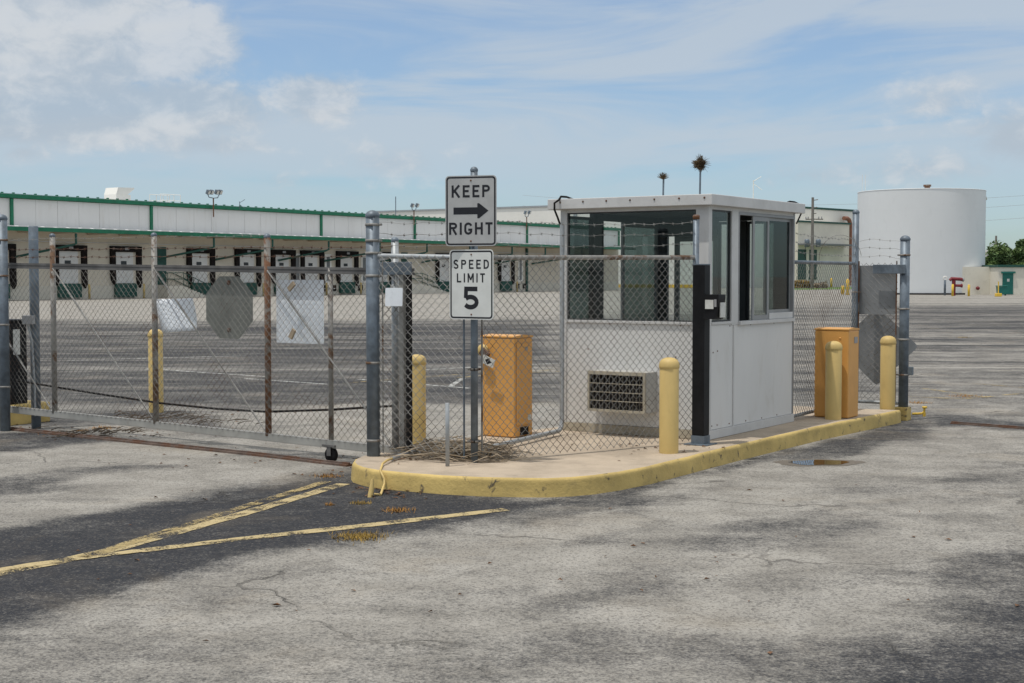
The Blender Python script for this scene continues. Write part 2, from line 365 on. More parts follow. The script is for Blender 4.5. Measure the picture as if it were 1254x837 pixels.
    h = mth(nt, 'ADD', mth(nt, 'MULTIPLY', n3, .6), mth(nt, 'MULTIPLY', vo.outputs['Distance'], .5)); h = mth(nt, 'SUBTRACT', h, mth(nt, 'MULTIPLY', cr, 1.2))
    nt.links.new(h, b.inputs['Height']); nt.links.new(b.outputs[0], pb.inputs['Normal'])
    nt.links.new(pb.outputs[0], out.inputs[0]); return m
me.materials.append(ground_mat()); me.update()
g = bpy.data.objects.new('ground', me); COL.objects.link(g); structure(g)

# painted lines (worn)
def paint_mat(name, col, wear):
    m, nt, out = newmat(name); tc = nd(nt, 'ShaderNodeTexCoord'); vec = tc.outputs['Object']
    pb = nd(nt, 'ShaderNodeBsdfPrincipled'); pb.inputs['Roughness'].default_value = .75
    nt.links.new(mixc(nt, noise(nt, vec, 25, 5, .7), tuple(q * .72 for q in col), tuple(q * 1.15 for q in col)), pb.inputs['Base Color'])
    tr = nd(nt, 'ShaderNodeBsdfTransparent'); mx = nd(nt, 'ShaderNodeMixShader')
    f = mth(nt, 'ADD', mth(nt, 'MULTIPLY', noise(nt, vec, 5, 5, .6), .5), mth(nt, 'MULTIPLY', noise(nt, vec, 60, 4, .75), .5))
    nt.links.new(mr(nt, f, wear - .05, wear + .05), mx.inputs[0]); nt.links.new(tr.outputs[0], mx.inputs[1]); nt.links.new(pb.outputs[0], mx.inputs[2])
    nt.links.new(mx.outputs[0], out.inputs[0]); return m
PY = paint_mat('worn yellow road paint', (.47, .37, .185), .47); PY2 = paint_mat('very worn yellow road paint', (.42, .32, .14), .52); PW = paint_mat('worn white road paint', (.5, .5, .47), .47)
def strip(pxs, w, m, name, z=.004, cat=None):
    pts = [P(a, b) for a, b in pxs]; mb = MB(); sub = []
    for a, b in zip(pts, pts[1:]):
        k = max(1, int((b - a).length / .08)); sub += [a.lerp(b, i / k) for i in range(k)]
    sub.append(pts[-1]); L = []; Rr = []
    for i, p in enumerate(sub):
        d = (sub[min(i + 1, len(sub) - 1)] - sub[max(i - 1, 0)]).normalized(); n = Vector((-d.y, d.x, 0)); j = w * (1 + R.uniform(-.13, .13)) / 2
        L.append(p + n * j + Z * z); Rr.append(p - n * j + Z * z)
    n = len(sub); mb.add(L + Rr, [(i, n + i, n + i + 1, i + 1) for i in range(n - 1)])
    return structure(mb.build(name, m))
strip([(421, 593), (300, 629), (150, 671), (60, 691), (0, 702.5), (-160, 733)], .13, PY, 'painted_line')
strip([(400, 590.3), (300, 621.3), (170, 662.5), (100, 684)], .1, PY2, 'painted_line', .006)
strip([(620, 624.5), (450, 644), (300, 660), (170, 675.5)], .13, PY, 'painted_line')
strip([(170, 675.5), (40, 692.5), (0, 699), (-160, 727)], .1, PY, 'painted_line', .006)
for a in ([(420, 470), (455, 467), (590, 457)], [(1112, 486), (1180, 489)], [(1180, 489), (1254, 482), (1400, 470)], [(1130, 476), (1200, 486)], [(1190, 470), (1290, 478)], [(640, 457), (690, 455)], [(560, 463), (690, 452)]):
    strip(a, .1, PY2, 'painted_line')
for a in ([(300, 464), (400, 471)], [(440, 465), (575, 476)], [(550, 474), (567, 464)], [(80, 442), (300, 436)], [(180, 452), (330, 462)], [(480, 455), (690, 445)]):
    strip(a, .1, PW, 'painted_line')

# ---------------------------------------------------------------- island
KZ = .15
isl_px = [(431, 566), (434, 562), (443, 558.5), (470, 553), (545, 540.5), (600, 532), (690, 522)]
isl = [P(a, b, KZ) for a, b in isl_px]
e_end = P(1103, 502.5, KZ)
isl.append(isl[-1] + U * 3.4)
fr_px = [(1103, 502.5), (1000, 523), (900, 546), (830, 563), (795, 571.5), (760, 578), (730, 582.5), (700, 585), (670, 586.2), (640, 586), (590, 585), (540, 582.5), (500, 579.5), (460, 576), (443, 572.5), (434, 569.5)]
isl += [P(a, b, KZ) for a, b in fr_px]
def island():
    n = len(isl); c = sum(isl, Vector()) / n
    ring = []                                       # refine + wobble
    for i in range(n):
        a, b = isl[i], isl[(i + 1) % n]; k = max(1, int((b - a).length / .12))
        ring += [a.lerp(b, j / k) for j in range(k)]
    m = len(ring); nor = []
    for i in range(m):
        d = (ring[(i + 1) % m] - ring[i - 1]).normalized(); nor.append(Vector((-d.y, d.x, 0)))
    s = 1 if (ring[0] + nor[0] * .1 - c).length > (ring[0] - nor[0] * .1 - c).length else -1
    nor = [q * s for q in nor]
    mb = MB(); rows = []
    for off, z in ((.012, -.02), (.006, .05), (0, .11), (-.002, KZ - .022), (-.01, KZ - .007), (-.024, KZ)):
        rows.append([ring[i] + nor[i] * (off + .008 * (mnoise.noise(Vector((ring[i].x * 5, ring[i].y * 5, z * 9))))) for i in range(m)])
        for q in rows[-1]: q.z = z + (.004 * mnoise.noise(Vector((q.x * 3, q.y * 3, 2))) if z > .1 else 0)
    vs = [q for r in rows for q in r]; fs = []
    for j in range(len(rows) - 1):
        for i in range(m):
            i2 = (i + 1) % m; fs.append((j * m + i, j * m + i2, (j + 1) * m + i2, (j + 1) * m + i))
    mb.add(vs, fs, True); structure(mb.build('kerb', M['yellow_kerb']))
    top = MB(); top.add([q + Z * .0 for q in rows[-1]], [tuple(range(m))]); structure(top.build('pavement', M['concrete']))
    seam = MB()
island()

# ---------------------------------------------------------------- generic pieces
def dome_post(mb, p, r, z0, z1, n=20, flare=1.06):
    mb.lathe([(0, z0), (r, z0), (r, z1)], (p.x, p.y, 0), n)
def post_parts(parent, p, r, z0, z1, mt, cap=True, name='post'):
    mb = MB(); mb.lathe([(0, z0), (r, z0), (r, z1 - (.03 if cap else 0)), (0, z1 - (.03 if cap else 0))], (p.x, p.y, 0), 20)
    o = mb.build(name, mt, parent)
    if cap:
        mb = MB(); k_ = min(1., r / .055); zc = z1 - .031
        mb.lathe([(r * 1.07, zc - .012), (r * 1.1, zc), (r * 1.06, zc + .012 * k_), (r * .8, zc + .034 * k_), (r * .4, zc + .046 * k_), (0, zc + .05 * k_)], (p.x, p.y, 0), 20)
        mb.build('post_cap', M['galv'], o)
    return o
def fabric(a, b, z0, z1, name='mesh', parent=None, mt=None, pitch=.078, r=.0025, off=0.):
    a = Vector((a.x, a.y, 0)); b = Vector((b.x, b.y, 0)); d = b - a; L = d.length; d.normalize(); nrm = Vector((-d.y, d.x, 0))
    f0, f1 = (z0, z1) if isinstance(z0, tuple) else ((z0, z0), (z1, z1))
    s_ = pitch / 2; nw = int(L / s_); mb = MB(); hp = pitch * .5
    for i in range(nw + 1):
        x0 = i * s_
        t = x0 / L; zb = f0[0] + (f0[1] - f0[0]) * t; zt = f1[0] + (f1[1] - f1[0]) * t
        nb = int((zt - zb) / hp); pts = []
        for j in range(nb + 1):
            x = x0 + (s_ / 2 + .001) * (1 if (j + i) % 2 else -1) + R.uniform(-.0012, .0012)
            x = min(max(x, 0), L)
            # the wire turns round its neighbour at each bend: two points per bend
            p = a + d * x + Z * (zb + j * hp) + nrm * (off + R.uniform(-.002, .002))
            sgn = 1 if (j + i) % 2 else -1
            q = .0022
            pts += [p + nrm * r * sgn - Z * q, p - nrm * r * sgn + Z * q]
        mb.tube(pts, r, 4, cap=False, smooth=False)
    return mb.build(name, mt or M['wire'], parent)
def barbed(a, b, name='barbed_wire', parent=None, sag=.03, mt=None, r=.0017, wob=.006):
    n = max(6, int((b - a).length / .06)); pts = []; mb = MB(); d = (b - a).normalized(); ph = R.random() * 9
    for i in range(n + 1):
        t = i / n; pts.append(a.lerp(b, t) - Z * (sag * 4 * t * (1 - t)) + Z * (wob * math.sin(i * 1.1 + ph)))
    mb.tube(pts, r, 4, False)
    k = 2
    while k < n:
        p = pts[k]; s = d.orthogonal().normalized(); s2 = d.cross(s)
        for q in (s + s2 * .4, s2 - s * .3): mb.tube([p - q * .016, p + q * .016], r * 1.1, 3, False)
        mb.tube([p - d * .008, p + d * .008], r * 2.3, 4, False)
        k += 2
    return mb.build(name, mt or M['wire'], parent)
def band(p, r, z, parent, d, mt=None, name='band'):
    mb = MB(); mb.lathe([(r + .001, z - .011), (r + .006, z - .011), (r + .006, z + .011), (r + .001, z + .011)], (p.x, p.y, 0), 20)
    mb.box(Vector((p.x, p.y, z)) + d * (r + .018), (.034, .012, .02), d, Z.cross(d), Z)
    mb.tube([Vector((p.x, p.y, z)) + d * (r + .022) - Z.cross(d) * .02, Vector((p.x, p.y, z)) + d * (r + .022) + Z.cross(d) * .02], .007, 6)
    return mb.build(name, mt or M['galv_rust'], parent)

# bollards
def bollard(label, loc, r, h, copy=None, square=False):
    t = thing('bollard', label, 'bollard', loc, 'yellow bollards around the gatehouse')
    sh = MB().lathe([(r * .985, -.01), (r, .03), (r, h - r * .62), (r * .99, h - r * .6)], loc, 28); sh.build('shaft', M['yellow'], t)
    zc = h - r * .75
    cp = MB().lathe([(r * .99, zc - .035), (r * 1.06, zc - .03), (r * 1.075, zc - .012), (r * 1.05, zc + .004), (r * 1.03, zc + .012), (r * .98, zc + r * .3), (r * .84, zc + r * .5), (r * .58, zc + r * .66), (r * .28, zc + r * .74), (0, zc + r * .75)], loc, 28)
    cp.build('dome_cap', M['yellow'], t); return t
b1 = P(814, 556, KZ) + U * .08; bollard('yellow dome topped bollard at the kerb just left of the black card reader post', b1, .087, .865)
b2 = P(1017, 514.5, KZ) + U * .08; bollard('shaded yellow bollard standing against the front of the right orange cabinet', b2, .09, .875)
b3 = P(1084, 501.5, KZ) + U * .08; bollard('sunlit yellow bollard at the far end of the kerb before the grey sign backs', b3, .09, .88)
b4 = V(511, 553, 13.75); b4.z = 0; bollard('yellow bollard behind the fence and palm debris, left of the orange cabinet', b4, .085, .99)
b5 = P(189, 506, 0) + Vector((0, .1, 0)); bollard('tall yellow bollard in the yard behind the sliding gate', b5, .092, 1.07)

# ---------------------------------------------------------------- sliding gate
GA = V(405, 500, 13.25); GA.z = 0; GB = V(14, 500, 16.15); GB.z = 0
GD = (GB - GA).normalized(); GN = Vector((GD.y, -GD.x, 0))
if GN.y > 0: GN = -GN                                  # towards the camera
def gp(px, z=0, out=0.):
    p = GA + GD * along(GA, GD, px) + GN * out; p.z = z; return p
def gz(px, base):                                      # the gate sags towards its free end
    return base - .06 * max(0, min(1, (px - 14) / 490))
gate = thing('sliding_gate', 'long rusty chain link sliding gate with barbed wire on top, across the left drive', 'gate', gp(405))
L0, L1 = 11, 506
MB().box((gp(L0) + gp(L1)) / 2 + Z * .2, ((gp(L1) - gp(L0)).length, .05, .075), (gp(L1, .17) - gp(L0, .23)).normalized(), GN, (gp(L1, .17) - gp(L0, .23)).normalized().cross(GN) * (1 if (gp(L1, .17) - gp(L0, .23)).normalized().cross(GN).z > 0 else -1)).build('bottom_beam', M['beam'], gate, bevel=.004)
tmb = MB(); a, b = gp(L0, 1.865, .0), gp(L1, 1.785, .0); dd = (b - a).normalized(); ez = dd.cross(GN); ez = ez if ez.z > 0 else -ez
tmb.box((a + b) / 2 + ez * .019, ((b - a).length, .045, .024), dd, GN, ez); tmb.box((a + b) / 2 - ez * .019, ((b - a).length, .05, .024), dd, GN, ez); tmb.box((a + b) / 2, ((b - a).length - .01, .03, .02), dd, GN, ez)
tmb.build('top_rail', M['beam_dark'], gate)
for px, zt, r, mt in ((66, 2.22, .03, 'galv_rust'), (190, 2.2, .03, 'galv_rust'), (328, 2.16, .031, 'pipe_rust'), (405, 1.82, .024, 'galv_rust'), (484, 2.1, .033, 'galv_light')):
    o = post_parts(gate, gp(px, 0, -.0), r, gz(px, .24), zt, M[mt], cap=zt > 1.9, name='upright')
MB().box(gp(494, .99), (.055, .06, 1.62), GD, GN, Z).build('end_upright', M['beam'], gate, bevel=.004)
MB().box(gp(501.8, .98, .01), (.032, .06, 1.66), GD, GN, Z).build('rubber_bumper', M['black_rubber'], gate, bevel=.006)
fabric(gp(L0 + 3, 0), gp(504, 0), (gz(14, .26), .2), (1.84, 1.78), 'chain_link_mesh', gate, M['wire_gate'], r=.0021, off=.03 if GN.dot(Vector((-GD.y, GD.x, 0))) < 0 else -.03)
for pa, za, pb_, zb in ((8, 1.05, 63, .28), (68, 1.83, 188, .27), (192, 1.82, 326, .25), (330, 1.8, 481, .22)):
    MB().tube([gp(pa, za, .02), gp(pb_, zb, .02)], .0095, 8).build('brace_rod', M['brace'], gate)
bw = MB()
for z_, mt in ((2.165, 'wire'), (2.05, 'wire_rust'), (1.965, 'wire_rust')):
    for pa, pb_ in ((12, 66), (66, 190), (190, 328), (328, 484)):
        if z_ > 2.1 and pb_ > 330: continue
        barbed(gp(pa, z_ - .04 * pa / 490, .032), gp(pb_, z_ - .04 * pb_ / 490, .032), parent=gate, sag=.006, mt=M[mt], r=.0023 if mt != 'wire' else .0013, wob=.004)
cpts = []
for px, py in ((13, 466), (60, 474), (110, 482), (190, 494), (260, 501), (320, 504.5), (400, 502), (480, 497)):
    q = gp(px, 0, -.06); v = V(px, py, q.y); cpts.append(Vector((q.x, q.y, v.z)))
MB().tube(cpts, .011, 6).build('sagging_cable', M['black_rubber'], gate)
mb = MB(); wp = gp(405, .0, 0)                          # caster wheel
mb.box(wp + Z * .165, (.16, .09, .018), GD, GN, Z); mb.box(wp + Z * .12 + GN * .036, (.05, .006, .1), GD, GN, Z); mb.box(wp + Z * .12 - GN * .036, (.05, .006, .1), GD, GN, Z)
cb = mb.build('caster_bracket', M['beam_dark'], gate)
mb = MB(); mb.lathe([(.02, -.024), (.06, -.024), (.07, -.016), (.073, 0), (.07, .016), (.06, .024), (.02, .024)], wp + Z * .078, 24, GN); mb.lathe([(0, -.034), (.02, -.034), (.02, .034), (0, .034)], wp + Z * .078, 12, GN)
mb.build('wheel', M['black_rubber'], cb)
mb = MB(); p0, p1 = gp(462, 1.845, .045), gp(508, 1.845, .045)
mb.box((p0 + p1) / 2 - Z * .03, ((p1 - p0).length, .02, .115), GD, GN, Z); mb.build('latch_plate', M['galv'], gate, bevel=.004)
# rusty ground tracks
def track(pxs, w, h, lab, nm='gate_track'):
    pts = [P(a, b) for a, b in pxs]; mb = MB()
    for a, b in zip(pts, pts[1:]):
        d = (b - a).normalized(); n = Vector((-d.y, d.x, 0)); mb.box((a + b) / 2 + Z * (h / 2), ((b - a).length, w, h), d, n, Z); mb.box((a + b) / 2 + Z * (h + .008), ((b - a).length, .018, .016), d, n, Z)
    return tag(mb.build(nm, M['rail_rust'], loc=pts[0]), lab, 'track')
track([(14, 527), (320, 559), (400, 568.5), (428, 571.5)], .075, .02, 'rusty steel ground track along the foot of the sliding gate')
track([(1165, 519), (1340, 532)], .07, .012, 'thin rusty ground track crossing the right hand lane')

# sheets hung on the gate
def rrect(w, h, r, n=5):
    out = []
    for cx, cy, a0 in ((w / 2 - r, h / 2 - r, 0), (-w / 2 + r, h / 2 - r, 90), (-w / 2 + r, -h / 2 + r, 180), (w / 2 - r, -h / 2 + r, 270)):
        for k in range(n + 1):
            t = math.radians(a0 + 90 * k / n); out.append((cx + r * math.cos(t), cy + r * math.sin(t)))
    return out
GE = -GD                                               # to the right along the gate
def gsize(pa, pb_): return (gp(pb_) - gp(pa)).length
def gzp(px, py): return V(px, py, gp(px).y).z
# stop sign back
c = gp(277.5, gzp(277.5, 377), -.04); ro = (gzp(277.5, 339) - gzp(277.5, 415.5)) / 2; wo = gsize(249, 306) / 2
t = thing('octagon_sign', 'grey back of an octagonal sign hung on the sliding gate', 'sign', c)
oc = [(math.cos(math.radians(22.5 + 45 * k)) / math.cos(math.radians(22.5)) * wo, math.sin(math.radians(22.5 + 45 * k)) / math.cos(math.radians(22.5)) * ro) for k in range(8)]
MB().prism(oc, c, GE, Z, GN, .003).build('sign_panel', M['sign_back_green'], t)
for dz in (.8, -.72):
    MB().lathe([(0, 0), (.024, 0), (.024, .008), (.012, .01), (.01, .02), (0, .02)], c + GN * .003 + Z * (ro * dz), 10, GN).build('bolt_clip', M['rail_rust'], t)
# white sheet
c = gp(363.5, gzp(363.5, 382), -.045); w_, h_ = gsize(334.5, 392.5), gzp(363, 343) - gzp(363, 421)
t = thing('white_sign', 'large blank white rectangular sheet hung on the gate, right of the octagonal sign', 'sign', c)
MB().prism(rrect(w_, h_, .012), c, GE, Z, GN, .003).build('sign_panel', M['sign_pale'], t)
for px, py, an in ((362, 351, .7), (362.5, 409, 1.0)):
    q = c + GE * (gsize(px, 363.5) * (-1 if px < 363.5 else 1)) + Z * (gzp(363, py) - c.z) + GN * .095; e = GE * math.cos(an) + Z * math.sin(an); e2 = GE * -math.sin(an) + Z * math.cos(an)
    MB().box(q, (.1, .05, .022), e, e2, GN).build('wire_clip', M['straw'], t, bevel=.006)
# small bent sheet
c = gp(211.5, gzp(211.5, 386.5), -.04); w_, h_ = gsize(193, 230), .34
t = MB(); rows = []
nxs, nys = 12, 8; vs = []; fs = []
for j in range(nys + 1):
    for i in range(nxs + 1):
        x = (i / nxs - .5); y = (j / nys - .5); tw = .05 * math.sin(x * 5 + y * 2.5) + .09 * max(0, x - .05 + y * .35) ** 1.0
        vs.append(c + GE * (x * w_) + Z * (y * h_ * (1 - .08 * x) + .06 * x * w_) - GN * tw)
for j in range(nys):
    for i in range(nxs): q = j * (nxs + 1) + i; fs.append((q, q + 1, q + nxs + 2, q + nxs + 1))
t.add(vs, fs, True); o = t.build('bent_sign', M['sign_pale'], loc=c); so = o.modifiers.new('thick', 'SOLIDIFY'); so.thickness = .003
tag(o, 'small bent bluish white sheet hung on the gate, left of the octagonal sign', 'sign')

# ---------------------------------------------------------------- blue posts at the left
t = thing('gate_post', 'thick blue grey gate post with dome cap at the left picture edge', 'post', P(6.5, 528, 0)); post_parts(t, P(6.5, 528, 0), .058, -.02, 2.42, M['galv'], name='pipe')
for z_ in (.5, 1.2, 1.75, 2.15): band(P(6.5, 528), .058, z_, t, GE)
p = P(44.5, 525, 0); t = thing('gate_post', 'blue grey post without a cap, standing right of the thickest left post', 'post', p)
MB().lathe([(0, -.02), (.054, -.02), (.054, 2.31), (.049, 2.315), (.049, 2.28), (0, 2.28)], p, 20).build('pipe', M['galv'], t)
q = V(35, 392, p.y - .1); MB().box(q, (.12, .1, .1)).build('junction_box', M['grey_plastic'], t, bevel=.006)
MB().tube([q + Vector((-.01, 0, -.05)), q + Vector((.03, .02, -.25)), q + Vector((.05, .03, -.8)), q + Vector((.045, .04, -1.1))], .012, 8).build('conduit', M['galv_light'], t)
# operator cabinet on plinth
p0 = P(14, 521.5, 0); p1 = P(62, 516, 0)
ey = Vector((p1 - p0).normalized()); en = Vector((-ey.y, ey.x, 0)); Lp = (p1 - p0).length
o = MB().span(p0, (-.3, Lp), (0, .5), (-.01, .235), ey, en).build('plinth', M['yellow_kerb'], loc=p0, bevel=.015); tag(o, 'low yellow concrete plinth under the black gate operator', 'plinth')
cc = p0 + ey * .12 + en * .25
t = thing('gate_operator', 'black sliding gate operator cabinet with pale label on a yellow plinth', 'gate motor', Vector((cc.x, cc.y, .235)))
MB().span(cc, (-.2, .21), (-.16, .16), (.235, 1.2), ey, en).build('housing', M['black'], t, bevel=.012)
MB().span(cc, (-.215, .225), (-.175, .175), (1.2, 1.235), ey, en).build('lid', M['black'], t, bevel=.01)
MB().span(cc, (-.0, .1), (-.166, -.161), (.82, 1.12), ey, en).build('label_plate', M['sticker'], t)

# ---------------------------------------------------------------- fence from the big post to the booth
FP = P(457.5, 558.5, KZ); SP = P(581, 566.5, KZ); EP = P(851, 541.2, KZ)
d1 = (SP - FP).normalized(); d2 = (EP - SP).normalized()
fence = thing('chain_link_fence', 'chain link fence with barbed wire running past the road signs to the booth corner', 'fence', FP)
post_parts(fence, FP, .06, KZ - .01, 2.31, M['galv'])
for z_ in (.29, .98, 1.75, 1.95, 2.06, 2.2): band(FP, .06, z_, fence, d1)
post_parts(fence, SP, .031, KZ - .01, 2.68, M['galv'])
for z_ in (.33, .95, 1.55): band(SP, .031, z_, fence, -d1); band(SP, .031, z_, fence, d2)
o = post_parts(fence, EP, .03, KZ - .01, 2.33, M['galv'], cap=False)
MB().lathe([(0, 2.3), (.033, 2.29), (.034, 2.325), (.02, 2.335), (0, 2.336)], (EP.x, EP.y, 0), 14).build('post_cap', M['pipe_rust'], o)
RZ = 1.905
MB().tube([FP + d1 * .06 + Z * (RZ - KZ + .02), SP - d1 * .03 + Z * (RZ - KZ)], .022, 12).build('top_rail', M['galv_light'], fence)
MB().tube([SP + d2 * .03 + Z * (RZ - KZ), EP - d2 * .03 + Z * (RZ - KZ + .02)], .022, 12).build('top_rail', M['galv_rust'], fence)
MB().tube([SP - d1 * .1 + Z * .03, SP - d1 * .1 + Z * (RZ - KZ - .02)], .0085, 6).build('tension_bar', M['galv'], fence)
MB().tube([SP + d2 * .08 + Z * .03, SP + d2 * .08 + Z * (RZ - KZ - .02)], .0085, 6).build('tension_bar', M['galv_rust'], fence)
MB().tube([FP + d1 * .1 + Z * .03, FP + d1 * .1 + Z * (RZ - KZ - .02)], .007, 6).build('tension_bar', M['galv_rust'], fence)
def side(d, k): n = Vector((-d.y, d.x, 0)); return k if n.y < 0 else -k
fabric(FP + d1 * .08, SP - d1 * .09, KZ + .02, RZ + .055, 'chain_link_mesh', fence, off=side(d1, .028))
fabric(SP + d2 * .075, EP - d2 * .04, KZ + .02, RZ + .055, 'chain_link_mesh', fence, off=side(d2, .028))
for z_ in (2.03, 2.13, 2.23):
    barbed(FP + d1 * .07 + Z * (z_ - KZ - .01), SP + Z * (z_ - KZ), parent=fence, sag=.02)
    barbed(SP + Z * (z_ - KZ), EP + Z * (z_ - KZ + .03), parent=fence, sag=.03)
# pipe frame standing between sign post and booth
pa = P(688, 527, KZ + .05); pz = P(596, 549, KZ + .05); dp = (pa - pz).normalized()
mb = MB(); k = .09; arc = [pa + dp * (-k) + dp * (k * math.sin(t)) + Z * (k - k * math.cos(t)) for t in np.linspace(0, math.pi / 2, 7)]
mb.tube([pz] + arc + [Vector((pa.x, pa.y, 2.26))], .023, 12)
o = mb.build('bent_pipe', M['galv_light'], loc=pz); tag(o, 'bent pale galvanised pipe frame running along the slab to the left booth corner', 'pipe')
# blank plate on the fence
q = V(482.5, 364, 12.42); ex = (V(493, 364, 12.36) - V(472, 364, 12.48)).normalized()
o = MB().prism(rrect(.2, .16, .012), q, ex, (Z + ex * .03).normalized(), ex.cross(Z) if ex.cross(Z).y < 0 else -ex.cross(Z), .003).build('blank_plate', M['sign_pale'], loc=q); tag(o, 'small blank grey plate wired to the fence beside the thick post', 'sign')
# stub post
p = P(548, 571, KZ); o = MB().lathe([(0, 0), (.0175, 0), (.0175, .53), (.013, .533), (.013, .52), (0, .52)], p, 14).build('stub_pipe', M['galv_light'], loc=p); tag(o, 'thin short grey pipe standing upright in the slab left of the sign post', 'pipe')

# ---------------------------------------------------------------- road signs
def strokes(mb, paths, o, ex, ey, ez, w, base, h, t0=.0008):
    """centre-line strokes -> ribbons, each a hair higher than the one before"""
    for i, path in enumerate(paths):
        pts = [Vector((x, y)) for x, y in path]; n = len(pts); L = []; Rr = []
        for k in range(n):
            a = pts[max(k - 1, 0)]; b = pts[min(k + 1, n - 1)]
            if 0 < k < n - 1:
                d0 = (pts[k] - a).normalized(); d1_ = (b - pts[k]).normalized(); d = (d0 + d1_).normalized(); s = 1 / max(.5, d.dot(d0))
            else: d = (b - a).normalized(); s = 1
            nn = Vector((-d.y, d.x)) * (w / 2 * s); L.append(pts[k] + nn); Rr.append(pts[k] - nn)
        for k in range(n - 1):
            mb.prism([L[k], L[k + 1], Rr[k + 1], Rr[k]][::-1], o, ex, ey, ez, t0 + i * .00015, back=False)
def arc(cx, cy, rx, ry, a0, a1, n=10): return [(cx + rx * math.cos(math.radians(a0 + (a1 - a0) * k / n)), cy + ry * math.sin(math.radians(a0 + (a1 - a0) * k / n))) for k in range(n + 1)]
def glyph(ch, h, w, s):
    k = s / 2
    if ch == 'K': return [[(k, 0), (k, h)], [(w - k * .6, h - 0), (k * 1.2, h * .4)], [(w * .36, h * .56), (w - k * .5, 0)]]
    if ch == 'E': return [[(k, 0), (k, h)], [(s, h - k), (w, h - k)], [(s, h * .52), (w * .86, h * .52)], [(s, k), (w, k)]]
    if ch == 'P': r = h * .28 - k; return [[(k, 0), (k, h)], [(s, h - k), (w * .5, h - k)] + arc(w * .55, h - k - r, w * .45 - k, r, 90, -90)[1:] + [(s, h - k - 2 * r)]]
    if ch == 'R': r = h * .27 - k; return [[(k, 0), (k, h)], [(s, h - k), (w * .5, h - k)] + arc(w * .55, h - k - r, w * .45 - k, r, 90, -90)[1:] + [(s, h - k - 2 * r)], [(w * .5, h * .46), (w - k * .8, 0)]]
    if ch == 'I': return [[(k, 0), (k, h)]]
    if ch == 'G': return [arc(w / 2, h * .66, w / 2 - k, h * .34 - k, 15, 180) + arc(w / 2, h * .34, w / 2 - k, h * .34 - k, 180, 360), [(w - k, h * .34), (w - k, h * .5)], [(w - s, h * .5 - k), (w * .5, h * .5 - k)]]
    if ch == 'H': return [[(k, 0), (k, h)], [(w - k, 0), (w - k, h)], [(s, h * .52), (w - s, h * .52)]]
    if ch == 'T': return [[(0, h - k), (w, h - k)], [(w / 2, 0), (w / 2, h - s)]]
    if ch == 'S': return [arc(w / 2, h * .74, w / 2 - k, h * .26 - k * .7, 20, 270) + arc(w / 2, h * .26 + k * .3, w / 2 - k, h * .26 - k * .7, 90, -160)[0:]]
    if ch == 'D': return [[(k, 0), (k, h)], [(s, h - k), (w * .4, h - k)] + arc(w * .4, h * .62, w * .6 - k, h * .38 - k, 90, 0)[1:] + arc(w * .4, h * .38, w * .6 - k, h * .38 - k, 0, -90) + [(s, k)]]
    if ch == 'L': return [[(k, 0), (k, h)], [(s, k), (w, k)]]
    if ch == 'M': return [[(k, 0), (k, h)], [(w - k, 0), (w - k, h)], [(k, h - .002), (w / 2, h * .28)], [(w - k, h - .002), (w / 2, h * .28)]]
    if ch == '5': return [[(w * .92, h - k), (w * .16, h - k), (w * .1 + k * .3, h * .5)], arc(w * .46, h * .325, w * .54 - k, h * .325 - k, 140, -148, 16)]
    return []
WID = {'K': .72, 'E': .6, 'P': .66, 'R': .7, 'I': .17, 'G': .7, 'H': .68, 'T': .62, 'S': .66, 'D': .68, 'L': .58, 'M': .82, '5': .78}
def word(mb, txt, x0, x1, y, h, o, ex, ey, ez, s):
    ws = [WID[c] * h for c in txt]; gap = (x1 - x0 - sum(ws)) / max(1, len(txt) - 1); x = x0
    for c, w in zip(txt, ws):
        strokes(mb, glyph(c, h, w, s), o + ex * x + ey * y, ex, ey, ez, s, 0, h); x += w + gap
def road_sign(label, c, ang, w, h, facem, tilt=0.):
    n = Vector((-math.sin(ang), -math.cos(ang), 0)); ex = Vector((math.cos(ang), -math.sin(ang), 0)); ey = Z.copy()
    if tilt: ex, ey = (ex * math.cos(tilt) + ey * math.sin(tilt)), (ey * math.cos(tilt) - ex * math.sin(tilt))
    t = thing('road_sign', label, 'road sign', c, 'road signs on the fence post')
    MB().prism(rrect(w, h, .034), c, ex, ey, n, .0025).build('sign_panel', facem, t)
    bw_ = .0135; e = .009
    MB().ring(rrect(w - 2 * e, h - 2 * e, .028), rrect(w - 2 * e - 2 * bw_, h - 2 * e - 2 * bw_, .018), c + n * .0025, ex, ey, n, .0007).build('border', M['sign_black'], t)
    for s in (1, -1):
        MB().lathe([(.008, 0), (.0075, .003), (.004, .005), (0, .005)], c + n * .0025 + ey * (s * (h / 2 - .042)), 10, n).build('bolt', M['pipe_rust'], t)
    return t, ex, ey, n
SPO = Vector((SP.x, SP.y, 0))
n1 = Vector((-math.sin(math.radians(17)), -math.cos(math.radians(17)), 0))
Ys = SP.y - .06
c = V(576.7, 258.5, Ys); hh = V(576, 215.3, Ys).z - V(576, 301.7, Ys).z
w1 = (V(608.3, 258, Ys).x - V(545, 258, Ys).x) / math.cos(math.radians(17))
t, ex, ey, n = road_sign('shade-toned black bordered KEEP RIGHT sign with an arrow, upper sign on the post', c, math.radians(17), w1, hh, M['sign_shade_tone'])
mb = MB(); o = c + n * .0025; px = w1 / 63.3; py = hh / 86.4
word(mb, 'KEEP', -23.8 * px, 23.5 * px, 16.5 * py, 15 * py, o, ex, ey, n, 2.75 * py)
word(mb, 'RIGHT', -27 * px, 26.8 * px, -29.2 * py, 15 * py, o, ex, ey, n, 2.75 * py)
